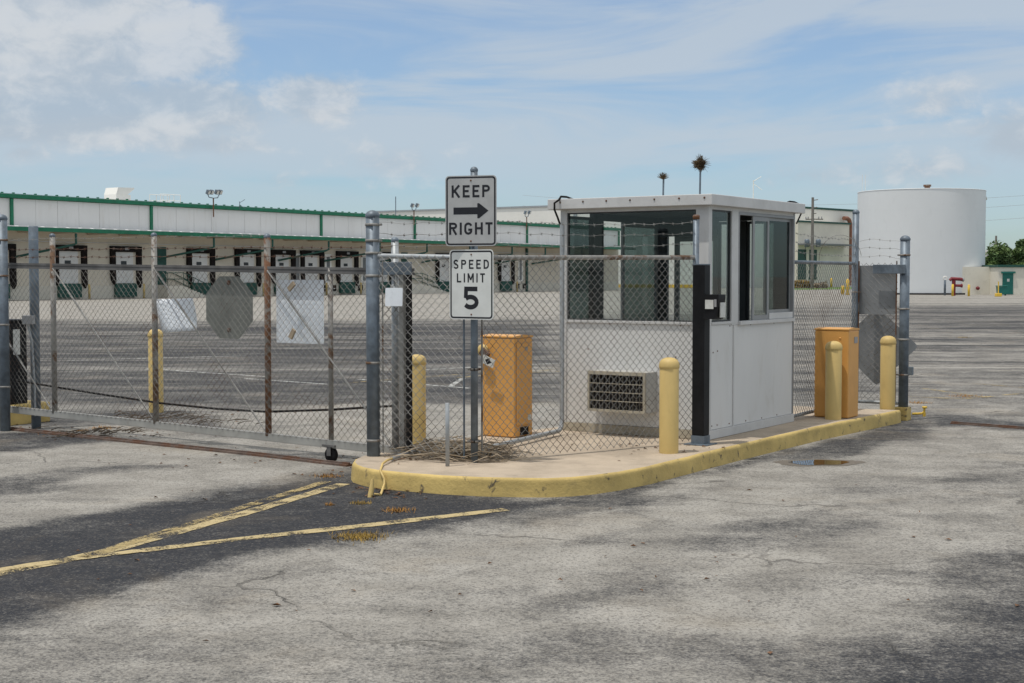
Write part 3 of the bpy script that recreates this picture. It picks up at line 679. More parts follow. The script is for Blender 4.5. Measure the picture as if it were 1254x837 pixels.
mb.prism([(-21.5 * px, -4.3 * py), (8 * px, -4.3 * py), (8 * px, -9 * py), (10 * px, -9.4 * py), (21.8 * px, 0), (10 * px, 9.4 * py), (8 * px, 9 * py), (8 * px, 4.3 * py), (-21.5 * px, 4.3 * py)], o, ex, ey, n, .0008, back=False)
mb.build('lettering', M['sign_black'], t)
c = V(577.3, 348.8, Ys - .01); hh = V(577, 306, Ys).z - V(577, 391.6, Ys).z; w2 = (V(604.6, 348, Ys).x - V(550, 348, Ys).x) / math.cos(math.radians(32))
t, ex, ey, n = road_sign('white black bordered SPEED LIMIT 5 sign, lower sign on the post', c, math.radians(32), w2, hh, M['sign_white'])
mb = MB(); o = c + n * .0025; px = w2 / 54.6; py = hh / 85.6
word(mb, 'SPEED', -22.2 * px, 21.8 * px, 19.2 * py, 11.2 * py, o, ex, ey, n, 1.95 * py)
word(mb, 'LIMIT', -18 * px, 17 * px, 2.6 * py, 11.2 * py, o, ex, ey, n, 1.95 * py)
word(mb, '5', -9.4 * px, 10.2 * px, -30.5 * py, 28 * py, o, ex, ey, n, 5.6 * py)
mb.build('lettering', M['sign_black'], t)

# ---------------------------------------------------------------- guard booth
BZ = KZ; B = P(866.3, 539.5, BZ)
BL = along(B, U, 972); BW = along(B, W, 686.5)
ZS, ZT, ZR0, ZR1 = 1.285, 2.395, 2.43, 2.535
booth = thing('guard_booth', 'small white metal guard booth with large windows and flat roof on the kerbed island', 'booth', B)
def bs(a, b, z, mt, name, parent=None, bevel=0): return MB().span(B, a, b, z, U, W).build(name, M[mt], parent or booth, bevel=bevel)
PT = .055
# floor + interior
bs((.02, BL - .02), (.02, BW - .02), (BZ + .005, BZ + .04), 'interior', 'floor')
# lower wall panels (front is at a=0, right side is at b=0)
lw = (BZ + .09, ZS - .015)
bs((.004, .045), (.12, BW - .075), lw, 'white_metal', 'wall_panel', bevel=.004)
nmx = along(B, U, 898.5)
bs((.02, nmx - .012), (.004, .045), lw, 'white_metal', 'wall_panel', bevel=.004)
bs((nmx + .012, BL - .02), (.004, .045), lw, 'white_metal', 'wall_panel', bevel=.004)
bs((.05, BL - .04), (BW - .045, BW - .004), (BZ + .04, .75), 'white_metal', 'wall_panel')
bs((BL - .045, BL - .004), (.05, BW - .05), (BZ + .04, .95), 'white_metal', 'wall_panel')
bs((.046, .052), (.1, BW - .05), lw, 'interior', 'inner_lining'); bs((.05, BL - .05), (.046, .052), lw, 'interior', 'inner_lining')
# base trim
bs((-.012, .05), (.1, BW - .03), (BZ + .002, BZ + .088), 'tan_metal', 'base_trim', bevel=.003)
bs((0, BL), (-.012, .048), (BZ + .002, BZ + .088), 'white_trim', 'base_trim', bevel=.003)
# corner posts, mullions
cpw = along(B, W, 851.5)
bs((-.006, .07), (-.004, cpw), (BZ + .088, ZR0), 'white_trim', 'corner_post', bevel=.004)
bs((-.006, .05), (BW - .075, BW), (BZ + .088, ZR0), 'white_trim', 'corner_post', bevel=.004)
bs((BL - .035, BL), (-.004, .055), (BZ + .088, ZR0), 'alu', 'corner_post', bevel=.003)
bs((BL - .05, BL), (BW - .06, BW), (BZ + .04, ZR0), 'dark_frame', 'corner_post')
n0, n1_ = along(B, U, 895.5), along(B, U, 903.5)
bs((n0, n1_), (-.002, .06), (ZS - .03, ZR0), 'white_trim', 'mullion', bevel=.003); bs((nmx - .011, nmx + .011), (-.004, .05), (BZ + .088, ZS - .03), 'white_trim', 'mullion')
# sills
bs((-.014, .06), (cpw, BW - .075), (ZS - .015, ZS + .012), 'white_trim', 'window_sill', bevel=.003)
bs((.07, n0), (-.01, .055), (ZS - .015, ZS + .012), 'white_trim', 'window_sill', bevel=.003)
bs((n1_, BL - .036), (-.03, .06), (ZS - .032, ZS + .005), 'white_trim', 'window_sill', bevel=.003)
# roof
OV = .1
def roofpiece(): 
    mb = MB(); mb.span(B, (-OV, BL + OV), (-OV + .02, BW + OV), (ZR0, ZR1), U, W); return mb.build('roof', M['white_trim'], booth, bevel=.006)
roof = roofpiece()
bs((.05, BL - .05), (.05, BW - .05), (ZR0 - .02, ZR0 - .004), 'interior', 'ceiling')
mb = MB()
for k in range(7):
    b_ = -OV + .1 + k * (BW + 2 * OV - .2) / 6.2
    mb.lathe([(0, .0), (.011, .0), (.009, .006), (0, .007)], B - U * OV + W * b_ + Z * (ZR1 - BZ - .035), 8, -U)
mb.build('rivet', M['rail_rust'], roof)
mb = MB()
for b_, z_ in ((.35, .95), (.75, .97), (1.35, 1.0), (.3, 1.26), (.7, 1.262), (1.1, 1.262), (1.45, .55)):
    mb.lathe([(0, 0), (.008, 0), (.007, .004), (0, .005)], B + U * .004 + W * b_ + Z * (z_ - BZ), 7, -U)
for a_, z_ in ((.12, 1.0), (.22, 1.01), (.1, .28), (.22, .28), (.5, .27), (.9, .265), (1.3, .26), (1.7, .26), (.5, 1.25), (1.0, 1.25), (1.6, 1.25)):
    mb.lathe([(0, 0), (.008, 0), (.007, .004), (0, .005)], B + W * .004 + U * a_ + Z * (z_ - BZ), 7, -W)
mb.build('screw_head', M['pipe_rust'], booth)
# headers
bs((-.002, .06), (cpw, BW - .075), (ZT, ZR0), 'white_trim', 'header'); bs((.07, n0), (.0, .055), (ZT, ZR0), 'white_trim', 'header'); bs((n1_, BL - .036), (.0, .055), (ZT, ZR0), 'white_trim', 'header')
def window(a, b, z, fw, mtf, mtg, pane_t, name='window', axis='a'):
    mb = MB(); (a0, a1), (b0, b1), (z0, z1) = a, b, z
    if axis == 'b':                               # glass plane faces U
        mb.span(B, a, (b0, b0 + fw), z, U, W).span(B, a, (b1 - fw, b1), z, U, W).span(B, a, (b0 + fw, b1 - fw), (z0, z0 + fw), U, W).span(B, a, (b0 + fw, b1 - fw), (z1 - fw, z1), U, W)
        f = mb.build(name, M[mtf], booth); m = (a0 + a1) / 2
        MB().span(B, (m - .003, m + .003), (b0 + fw - .002, b1 - fw + .002), (z0 + fw - .002, z1 - fw + .002), U, W).build('pane', M[mtg], f)
    else:
        mb.span(B, (a0, a0 + fw), b, z, U, W).span(B, (a1 - fw, a1), b, z, U, W).span(B, (a0 + fw, a1 - fw), b, (z0, z0 + fw), U, W).span(B, (a0 + fw, a1 - fw), b, (z1 - fw, z1), U, W)
        f = mb.build(name, M[mtf], booth); m = (b0 + b1) / 2
        MB().span(B, (a0 + fw - .002, a1 - fw + .002), (m - .003, m + .003), (z0 + fw - .002, z1 - fw + .002), U, W).build('pane', M[mtg], f)
    return f
window((.012, .04), (cpw + .002, BW - .077), (ZS + .014, ZT - .002), .012, 'dark_frame', 'glass_clear', .006, axis='b')
window((.072, n0 - .002), (.014, .04), (ZS + .014, ZT - .002), .014, 'dark_frame', 'glass_clear', .006)
s0, s1, s2, s3 = n1_ + .002, along(B, U, 922), along(B, U, 940.5), BL - .038
mb = MB(); mb.span(B, (s0, s0 + .02), (-.004, .05), (ZS + .007, ZT - .002), U, W).span(B, (s0 + .02, s3), (-.004, .05), (ZT - .03, ZT - .002), U, W); mb.build('sliding_track', M['alu'], booth)
window((s1 + 0.0, s2 + .03), (.008, .024), (ZS + .01, ZT - .032), .045, 'alu', 'glass_grey', .006, name='sliding_sash')
f = window((s2 - .03, s3), (.03, .046), (ZS + .075, ZT - .032), .03, 'alu', 'glass_tint', .006)
MB().span(B, (s2 + .031, s3), (-.002, .05), (ZS + .007, ZS + .073), U, W).build('window_rail', M['white_trim'], booth, bevel=.003)
# left wall: tinted window, open doorway, door leaf (seen from inside through the front window)
lw0 = B + W * (BW - .02)
l1, l2, l3, l4 = [along(lw0, U, q) for q in (723, 735, 761, 802)]
window((.055, l1), (BW - .035, BW - .012), (.76, 2.37), .03, 'dark_frame', 'glass_tint', .006)
bs((l1 + .002, l2), (BW - .06, BW - .006), (BZ + .04, ZR0), 'dark_frame', 'door_post')
bs((l2, BL - .05), (BW - .05, BW - .006), (2.34, ZR0), 'dark_frame', 'header')
window((l3, BL - .052), (BW - .03, BW - .008), (.78, 2.34), .05, 'grey_frame', 'glass_tint', .006, name='glazed_door')
bs((l1 + .01, l2 - .01), (BW - .072, BW - .061), (1.2, 1.3), 'interior', 'switch_box')
# back wall: glazed door frame and windows
bw0 = B + U * (BL - .02)
r = [along(bw0, W, q) for q in (818, 826, 879, 884, 950)]
bs((BL - .05, BL - .006), (r[0], BW - .062), (.95, ZR0), 'dark_frame', 'back_pier')
window((BL - .035, BL - .01), (r[2], r[1]), (.96, 2.2), .06, 'grey_frame', 'glass_clear', .006, name='glazed_door', axis='b')
bs((BL - .05, BL - .006), (r[2] - .002, r[0]), (2.2, ZR0), 'dark_frame', 'header'); bs((BL - .05, BL - .006), (.056, r[2] - .004), (2.36, ZR0), 'dark_frame', 'header')
rp0, rp1 = along(bw0, W, 914), along(bw0, W, 903)
bs((BL - .05, BL - .006), (rp0, rp1), (.95, 2.358), 'dark_frame', 'back_pier')
window((BL - .035, BL - .01), (r[4], rp0 - .002), (.96, 2.355), .03, 'dark_frame', 'glass_clear', .006, axis='b')
window((BL - .035, BL - .01), (rp1 + .002, r[2] - .004), (.96, 2.355), .03, 'dark_frame', 'glass_clear', .006, axis='b')
bs((BL - .05, BL - .006), (.057, r[4] - .002), (.95, 2.358), 'dark_frame', 'back_pier')
# desk inside
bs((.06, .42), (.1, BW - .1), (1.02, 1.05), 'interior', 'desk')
# roof masts with bristles
def bristle_mast(label, px, py0, py1, Yd, head, hr):
    p = V(px, 245, Yd); p.z = ZR1; zt = V(px, py1, Yd).z
    t = thing('bristle_mast', label, 'mast', p, 'masts on the booth roof')
    MB().tube([p - Z * .005, Vector((p.x + .004, p.y, zt))], .0095, 10).build('pole', M['galv'], t)
    MB().lathe([(0, 0), (.03, 0), (.03, .008), (.014, .03), (0, .03)], p, 12).build('base', M['galv'], t)
    mb = MB(); c = Vector((p.x, p.y, zt - .01)); rr = random.Random(px)
    if head == 'fan':
        for k in range(130):
            a = rr.uniform(0, 6.283); e = rr.uniform(.25, 1.45); d = Vector((math.cos(a) * math.cos(e), math.sin(a) * math.cos(e), math.sin(e)))
            mb.tube([c, c + d * hr * rr.uniform(.75, 1.05)], [.0022, .0012], 3, False)
    else:
        c2 = c + Z * hr * .75
        for k in range(900):
            d = Vector((rr.gauss(0, 1), rr.gauss(0, 1), rr.gauss(0, 1))).normalized(); q = c2 + d * hr * .75 * rr.random() ** .4 * (1 + .25 * math.sin(d.x * 5 + 1) + .2 * math.sin(d.z * 7))
            e = (d + Vector((rr.gauss(0, .9), rr.gauss(0, .9), rr.gauss(0, .9)))).normalized()
            mb.tube([q - e * .02, q + e * .022], [.0022, .001], 3, False)
        for k in range(60):
            d = Vector((rr.gauss(0, 1), rr.gauss(0, 1), rr.gauss(0, .8))).normalized()
            mb.tube([c2, c2 + d * hr * rr.uniform(1., 1.45)], [.002, .001], 3, False)
    mb.build('bristle_head', M['bristle'], t)
bristle_mast('short grey mast with a sparse fan of bristles on the booth roof', 812, 240, 219, 14.55, 'fan', .075)
bristle_mast('taller mast with a shaggy brown ball of bristles on the booth roof', 857, 239, 207, 14.3, 'ball', .082)
# cables over the roof edge
q = B - U * OV + W * (BW + OV - .1)
def cable(pts, label, r=.011):
    o = MB().tube(pts, r, 8).build('cable', M['black_rubber'], loc=pts[0]); tag(o, label, 'cable')
cy = (q.y)
cable([V(702, 244.6, cy + .25), V(694, 241.5, cy + .15), V(687, 241, cy - .0), V(684.5, 245, cy - .04), V(679, 249, cy - .05), V(679, 257, cy - .05), V(683, 267, cy + .02), V(686.5, 277, cy + .06)], 'black cable looping over the left roof edge of the booth into the pipe')
q = B + U * (BL + OV)
cable([V(962, 249, q.y - .3), V(967, 247, q.y - .2), V(973, 247.6, q.y - .1), V(980, 251, q.y - .0), V(982.5, 254, q.y + .02), V(981, 262, q.y + .03), V(975.5, 274, q.y - .06)], 'short black cable over the right rear roof edge of the booth', .009)
# air conditioner
A0 = -.25; ab0, ab1 = along(B - U * .25, W, 790), along(B - U * .25, W, 719.5)
az0, az1 = .395, .80
ac = thing('air_conditioner', 'beige window air conditioner sticking out of the booth front wall', 'air conditioner', B + U * A0 + W * ((ab0 + ab1) / 2) + Z * (az0 - BZ))
mb = MB(); mb.span(B, (A0 + .03, .003), (ab0, ab1), (az0, az1), U, W); mb.build('casing', M['ac_grey'], ac, bevel=.006)
mb = MB()
mb.span(B, (A0, A0 + .029), (ab0, ab1), (az0, az0 + .025), U, W).span(B, (A0, A0 + .029), (ab0, ab1), (az1 - .035, az1), U, W).span(B, (A0, A0 + .029), (ab0, ab0 + .025), (az0 + .025, az1 - .035), U, W).span(B, (A0, A0 + .029), (ab1 - .02, ab1), (az0 + .025, az1 - .035), U, W)
mb.build('front_frame', M['tan_metal'], ac)
MB().span(B, (A0 + .024, A0 + .029), (ab0 + .026, ab1 - .021), (az0 + .026, az1 - .036), U, W).build('coil_fins', M['black_rubber'], ac)
mb = MB()
for k in range(1, 16):
    b_ = ab0 + .025 + k * (ab1 - ab0 - .045) / 16; mb.span(B, (A0 + .008, A0 + .014), (b_ - .001, b_ + .001), (az0 + .02, az1 - .03), U, W)
mb.build('fin_guard', M['black'], ac)

for k in range(1, 4):
    z_ = az0 + .025 + k * (az1 - az0 - .06) / 4; mb.span(B, (A0 - .004, A0 + .004), (ab0 + .02, ab1 - .016), (z_ - .0032, z_ + .0032), U, W)
mb.build('grille', M['tan_metal'], ac)
mb = MB()

# ---------------------------------------------------------------- card reader post
K = P(857.8, 544.6, KZ)
kt = thing('card_reader_post', 'square black card reader post on a grey base plate in front of the booth corner', 'card reader', K)
kb = .062
MB().span(K, (-kb, kb), (-kb, kb), (KZ + .09, 1.85), U, W).build('post', M['black'], kt, bevel=.006)
MB().span(K, (-kb - .004, kb + .004), (-kb - .004, kb + .004), (KZ + .012, KZ + .089), U, W).build('post_base', M['galv'], kt)
MB().span(K, (-.12, .12), (-.12, .12), (KZ, KZ + .012), U, W).build('base_plate', M['galv'], kt, bevel=.003)
MB().span(K, (-kb - .001, kb + .001), (-kb - .001, kb + .001), (1.85, 1.862), U, W).build('top_cap', M['galv'], kt, bevel=.003)
rd = MB(); rc = K - W * (kb + .002)
prof = [(0, 1.575), (-.155, 1.575), (-.155, 1.54), (-.13, 1.345), (0, 1.345)]      # hood in side view (towards -W)
rd.prism([(x, z) for x, z in prof], Vector((rc.x, rc.y, 0)) - U * .085, W, Z, U, .15); hd = rd.build('reader_hood', M['black'], kt, bevel=.004)
MB().span(rc, (-.093, -.086), (-.105, -.02), (1.44, 1.525), U, W).build('display', M['sticker'], hd)
MB().span(rc, (-.092, -.086), (-.135, -.112), (1.46, 1.53), U, W).build('button_strip', M['grey_plastic'], hd)
MB().span(rc, (-.05, .05), (-.162, -.151), (1.36, 1.5), U, W).build('instruction_plate', M['sticker'], hd)

# ---------------------------------------------------------------- barrier cabinets
def cabinet(label, C, door):
    t = thing('barrier_cabinet', label, 'barrier cabinet', C, 'orange barrier cabinets on the island')
    bx = lambda a, b, z, mt, nm, par=None, bv=.0: MB().span(C, a, b, (KZ + z[0], KZ + z[1]), U, W).build(nm, M[mt], par or t, bevel=bv)
    bx((0, .33), (0, .40), (.004, .985), 'orange', 'body', bv=.012)
    lid = MB(); lid.prism([(-.004, 0), (.334, 0), (.334, .016), (.16, .03), (-.004, .018)], C + Z * .987 - W * .004, U, Z, W, .408); lid.build('lid', M['orange'], t, bevel=.004)
    if door:
        d = bx((.03, .3), (-.014, -.001), (.12, .93), 'orange', 'door', bv=.006)
        bx((.17, .21), (-.02, -.015), (.86, .895), 'grey_plastic', 'lock', d); bx((.22, .285), (-.0165, -.0145), (.16, .215), 'sticker', 'sticker', d)
        bx((.1, .24), (-.01, -.001), (.02, .1), 'black_rubber', 'cable_opening')
    else:
        bx((.17, .27), (-.006, -.001), (.84, .91), 'grey_plastic', 'plate')
        for z_ in (.82, .9): MB().lathe([(0, 0), (.013, 0), (.011, .005), (0, .006)], C + W * .1 + Z * z_, 10, -U).build('bolt', M['orange'], t)
        bx((.335, .39), (.02, .1), (.68, .86), 'red_lens', 'signal_lamp')
    return t
C1 = P(630, 537, KZ); c1 = cabinet('orange barrier cabinet behind the fence, with a broken arm stub and placard', C1, True)
C2 = P(1037.5, 513.3, KZ) + U * .02; c2 = cabinet('orange barrier cabinet behind the shaded bollard, right of the booth', C2, False)
for z_ in (.35, .9): pass
a0 = C1 + W * .36 - U * .002 + Z * .86
hub = MB().lathe([(0, 0), (.06, 0), (.06, .035), (.03, .05), (0, .05)], a0, 16, -U).build('arm_hub', M['yellow'], c1)
MB().box(a0 - U * .06 - W * .045 - Z * .03, (.03, .1, .075), U, (W * .8 + Z * .6).normalized(), (Z * .8 - W * .6).normalized()).build('arm_clamp', M['rail_rust'], c1)
e1 = (-W * .93 - Z * .36).normalized(); e2 = (Z * .93 - W * .36).normalized()
q = a0 - U * .09 + e1 * .12 - Z * .06
pl = MB().prism(rrect(.15, .085, .006), q, e1, e2, -U, .004).build('placard', M['sticker'], c1)
MB().prism([(-.04, 0), (0, -.033), (.04, 0), (0, .033)], q - U * .004, e1, e2, -U, .001).build('diamond_mark', M['sign_black'], pl)

# ---------------------------------------------------------------- right hand fence
RP = P(1106, 499.5, KZ); RP = Vector((RP.x, RP.y, 0))
QP = RP + W * along(RP, W, 1046.5)
rf = thing('chain_link_fence', 'short chain link fence from the booth rear corner to the far kerb end', 'fence', RP)
post_parts(rf, RP, .058, .161, 2.22, M['galv']); post_parts(rf, QP, .04, .0, 2.56, M['galv'])
for z_ in (.55, .98, 1.35, 2.0): band(RP, .058, z_, rf, W)
for z_ in (.75, 1.1, 1.55): band(QP, .04, z_, rf, -W)
S0 = B + U * (BL + .03) + W * .03; S0.z = 0; dq = (QP - S0).normalized()
for a_, b_, nm in ((S0, QP, 'top_rail'),):
    MB().tube([a_ + Z * 1.9, b_ + Z * 1.9], .021, 12).build('top_rail', M['galv'], rf)
    MB().tube([a_ + Z * .2, b_ + Z * .2], .02, 12).build('bottom_rail', M['galv_light'], rf)
MB().tube([QP + Z * .2, RP + Z * .2], .02, 12).build('bottom_rail', M['galv_light'], rf)
fabric(S0 + dq * .03, QP - dq * .04, .19, 1.94, 'chain_link_mesh', rf, off=side(dq, .026)); fabric(QP - W * .07, RP + W * .1, .19, 1.93, 'chain_link_mesh', rf, off=side(W, .03))
for px in (1051, 1097):
    q = QP + W * along(QP, W, px); MB().tube([q + Z * .22, q + Z * 1.93], .008, 6).build('tension_bar', M['pipe_rust'], rf)
for z_ in (2.0, 2.1, 2.2):
    barbed(QP - W * .05 + Z * (z_ - .02), RP + W * .06 + Z * (z_ - .04), parent=rf, sag=-.02, wob=.008); barbed(S0 + Z * (z_ + .02), QP + Z * z_, parent=rf, sag=.02)
cpts = [V(1004 + 26 * math.cos(a), 312 + 24 * math.sin(a), 16.6) for a in np.linspace(.2, -5.2, 24)]
cpts = [V(1029 + 26 * math.cos(a), 318 - 30 * math.sin(a), QP.y - .5) for a in np.linspace(0.15, 3.5, 22)]
MB().tube(cpts, .003, 4, False).build('loose_wire', M['wire'], rf)
q = RP + W * .17 - U * .07; MB().box(q + Z * 1.83, (.4, .03, .11), W, U, Z).build('gate_catch', M['galv'], rf, bevel=.004)
MB().box(RP - W * .085 + Z * .6, (.06, .05, .1), W, U, Z).build('lower_catch', M['galv'], rf, bevel=.004)
q = RP; o = MB().span(q, (-.085, .085), (-.075, .085), (-.01, .16), U, W).build('concrete_footing', M['yellow_kerb'], loc=q, bevel=.012); tag(o, 'small concrete block footing under the post at the kerb end', 'footing')
# sign backs on that fence
q = V(1073.5, 355.5, QP.y - .12); fw = -U
o = MB().prism(rrect((V(1094, 355, q.y).x - V(1053, 355, q.y).x) / W.to_2d().normalized().x.__abs__(), .6, .03), q, -W, Z, fw, .003).build('rectangular_sign', M['sign_back'], loc=q); tag(o, 'dull grey rectangular sign back on the right fence, above the diamond', 'sign')
q = V(1074, 424, QP.y + .22); ea = Vector((.96, -.28, 0)).normalized(); en = Vector((-.28, -.96, 0)).normalized()
hd_ = .5; rp = []
dc = [(hd_, 0), (0, hd_), (-hd_, 0), (0, -hd_)]
for k in range(4):
    a0_, a1_, a2_ = dc[k - 1], dc[k], dc[(k + 1) % 4]
    for t_, q0, q1 in ((.07, a1_, a0_), (.022, a1_, (a0_[0] * .5 + a2_[0] * .5, a0_[1] * .5 + a2_[1] * .5)), (.07, a1_, a2_)): rp.append((q0[0] + (q1[0] - q0[0]) * t_ * (1.6 if t_ < .05 else 1), q0[1] + (q1[1] - q0[1]) * t_ * (1.6 if t_ < .05 else 1)))
o = MB().prism(rp, q, ea, Z, en, .003).build('diamond_sign', [M['sign_back']], loc=q); tag(o, 'large diamond shaped sign back behind the right fence, tip past the post', 'sign')
# yellow valve pipe on the road
p = P(1117, 510, 0); mb = MB(); e = Vector((.97, -.1, 0)); mb.tube([p + Z * .03, p + e * .12 + Z * .035, p + e * .15 + Z * .06, p + e * .155 + Z * .12], .014, 8); mb.lathe([(0, 0), (.03, 0), (.03, .025), (0, .025)], p + e * .155 + Z * .1, 10); mb.tube([p + e * .15 + Z * .0, p + e * .15 + Z * .05], .02, 8)
o = mb.build('pipe_stub', M['yellow_far'], loc=p); tag(o, 'small yellow pipe stub on the asphalt right of the kerb end', 'pipe')
# conduit at the island nose
pts = [P(514, 550, KZ + .05), P(496, 556, KZ + .03), P(480, 562, KZ + .022)]
o = MB().tube(pts, .018, 10).build('conduit', M['galv_light'], loc=pts[0]); tag(o, 'pale grey conduit lying out of the palm debris at the island nose', 'pipe')
f0 = P(481, 561.5, KZ + .022)
k1 = P(466, 606, 0.01); pts = [f0, P(474, 564, KZ + .03), P(468.5, 568, KZ + .02), P(466, 576.5, KZ + .0), P(465.5, 580, .1), k1 + Vector((.0, .03, .05)), k1, k1 + Vector((-.05, .02, -.0))]
pts[3].y -= .02; pts[4] = Vector((k1.x + .0, pts[3].y - .03, .09)); pts[5] = Vector((k1.x + .002, pts[4].y - .02, .045))
o = MB().tube(pts, .010, 8).build('hose', M['yellow'], loc=f0); tag(o, 'pale yellow hose hanging over the kerb at the island nose', 'hose')
p = P(453, 609, 0); o = MB().tube([p - Z * .01, p + Vector((.012, .02, .07)), p + Vector((.02, .03, .14))], [.022, .02, .013], 10).build('pipe_stub', M['yellow'], loc=p); tag(o, 'stubby yellow pipe end among brown leaves before the island nose', 'pipe')

# ---------------------------------------------------------------- litter and plants on the ground
def debris():
    mb = MB(); rr = random.Random(3)
    for k in range(330):
        px = rr.gauss(562, 34); 
        if not 485 < px < 645: continue
        py = 558 - (px - 555) * -.02 + rr.gauss(0, 5); py = min(max(py, 545), 567)
        p = P(px, py, KZ); hgt = max(0, .11 - abs(px - 550) * .0011) * rr.random(); p.z = KZ + .008 + hgt
        a = rr.gauss(.1, .5); e = Vector((math.cos(a), math.sin(a), rr.gauss(0, .12))).normalized(); l = rr.uniform(.05, .26); w = rr.uniform(.003, .013)
        s = Vector((-e.y, e.x, rr.gauss(0, .5))).normalized(); b = Z * rr.uniform(-.03, .05)
        q = [p - e * l, p + b, p + e * l]
        for z_ in q: z_.z = max(z_.z, KZ + .004)
        mb.add([q[0] - s * w * .3, q[0] + s * w * .3, q[1] + s * w, q[1] - s * w, q[2] + s * w * .2, q[2] - s * w * .2], [(0, 1, 2, 3), (3, 2, 4, 5)], False)
    o = mb.build('palm_debris', M['straw'], loc=P(555, 558, KZ)); so = o.modifiers.new('t', 'SOLIDIFY'); so.thickness = .003
    tag(o, 'heap of dead palm frond strips on the island below the signs', 'palm debris', kind='stuff')
debris()
def litter():
    mb = MB(); rr = random.Random(5)
    spots = [((470, 603), 26, 5, 60), ((500, 562), 40, 3, 70), ((130, 532), 60, 4, 60), ((240, 526), 40, 4, 40), ((60, 530), 30, 6, 20), ((420, 580), 25, 4, 20), ((850, 549), 60, 3, 30), ((600, 660), 500, 60, 60), ((300, 560), 120, 12, 40), ((220, 510), 100, 6, 60), ((740, 548), 40, 4, 14)]
    for (cx, cy_), sx, sy, n in spots:
        for k in range(n):
            px, py = cx + rr.gauss(0, sx), cy_ + rr.gauss(0, sy)
            onisl = (px > 470 and py < 566 + (px < 700) * 8 and px < 900)
            p = P(px, py, KZ if onisl else 0); p.z += .006; a = rr.uniform(0, 6.3); l = rr.uniform(.008, .03); w = l * rr.uniform(.25, .6)
            e = Vector((math.cos(a), math.sin(a), 0)); s = Vector((-e.y, e.x, 0))
            mb.add([p - e * l, p - s * w + Z * .01 * rr.random(), p + e * l, p + s * w + Z * .015 * rr.random()], [(0, 1, 2, 3)])
    tag(mb.build('leaf_litter', M['straw_dark'], loc=(0, 10, 0)), 'scattered brown dead leaves along the kerb, gate and asphalt', 'leaves', kind='stuff')
    mb = MB()
    for k in range(90):
        px, py = rr.choice([(130, 531), (160, 512), (220, 512), (265, 517), (90, 533)]); px += rr.gauss(0, 25); py += rr.gauss(0, 2.5)
        p = P(px, py, 0) + Z * .01; a = rr.uniform(-.5, .5); l = rr.uniform(.08, .3); e = Vector((math.cos(a), math.sin(a), rr.uniform(-.02, .18)))
        mb.tube([p, p + e * l * .5 + Z * .02, p + e * l], [.006, .004, .002], 4, False)
    tag(mb.build('twig_litter', M['bark'], loc=(-4, 15, 0)), 'dry twigs lying under and behind the sliding gate', 'twigs', kind='stuff')
litter()
def weed(label, px, py, w, h, mt, n):
    p = P(px, py, 0); mb = MB(); rr = random.Random(px)
    for k in range(n):
        q = p + Vector((rr.gauss(0, w * .4), rr.gauss(0, w * .35), 0)); a = rr.uniform(0, 6.3); e = Vector((math.cos(a), math.sin(a), rr.uniform(.3, 1.6))).normalized(); l = h * rr.uniform(.5, 1.3); s = e.cross(Z).normalized() * .003
        mb.add([q - s, q + s, q + e * l + Z * -.0], [(0, 1, 2)])
    o = mb.build('weed', M[mt], loc=p); tag(o, label, 'weed', 'weeds growing through the asphalt')
weed('yellow green weed clump below the lower yellow line', 441, 659, .22, .05, 'weed_green', 420)
weed('orange weed tuft between the yellow line and the island nose', 487, 626, .14, .035, 'weed', 200)
weed('small orange weed above the upper yellow line end', 404, 619, .05, .03, 'weed', 60)
weed('low weed at the hose end, in front of the island nose', 442, 617, .1, .03, 'weed_green', 120)
weed('orange weeds left of the island nose at the track end', 400, 584, .14, .03, 'weed', 160)
weed('yellow orange weed under the gate beam, right of the second post', 127, 525, .2, .04, 'weed', 220)
weed('small orange weed left of the second weed under the gate', 100, 528, .12, .03, 'weed', 100)
weed('orange weed beside the kerb end footing on the right lane', 1124, 494, .22, .04, 'weed', 160)
weed('orange weed farther right on the right lane near the yellow line', 1183, 486, .3, .04, 'weed', 200)
weed('yellow weed alone on the right lot far behind the fence', 1181, 414, .3, .08, 'weed_green', 120)

# puddle
def puddle():
    c = P(1003, 567, 0); mb = MB(); n = 40; ring = []
    for k in range(n):
        a = 2 * math.pi * k / n; rr_ = 1 + .14 * math.sin(2 * a + 1) + .08 * math.sin(5 * a)
        ring.append(c + Vector((math.cos(a) * .25 * rr_, math.sin(a) * .2 * rr_ + .0, .004)))
    mb.add(ring, [tuple(range(n))])
    m, nt, out = newmat('puddle water'); pb = nd(nt, 'ShaderNodeBsdfPrincipled'); pb.inputs['Base Color'].default_value = (.05, .035, .018, 1); pb.inputs['Roughness'].default_value = .03; pb.inputs['IOR'].default_value = 1.33
    nt.links.new(pb.outputs[0], out.inputs[0]); structure(mb.build('puddle', m))
    m, nt, out = newmat('wet mud stain'); tc = nd(nt, 'ShaderNodeTexCoord'); pb = nd(nt, 'ShaderNodeBsdfPrincipled'); pb.inputs['Roughness'].default_value = .6
    nt.links.new(mixc(nt, noise(nt, tc.outputs['Object'], 20, 4), (.1, .08, .06), (.16, .14, .11)), pb.inputs['Base Color']); nt.links.new(pb.outputs[0], out.inputs[0])
    mb = MB(); n2 = []
    for k in range(n):
        a = 2 * math.pi * k / n; rr_ = 1.25 + .16 * math.sin(2 * a + 1) + .1 * math.sin(5 * a + .4) + .05 * math.sin(11 * a)
        n2.append(c + Vector((math.cos(a) * .3 * rr_ , math.sin(a) * .22 * rr_, .002)))
    mb.add(n2, [tuple(range(n))]); structure(mb.build('wet_stain', m))
puddle()

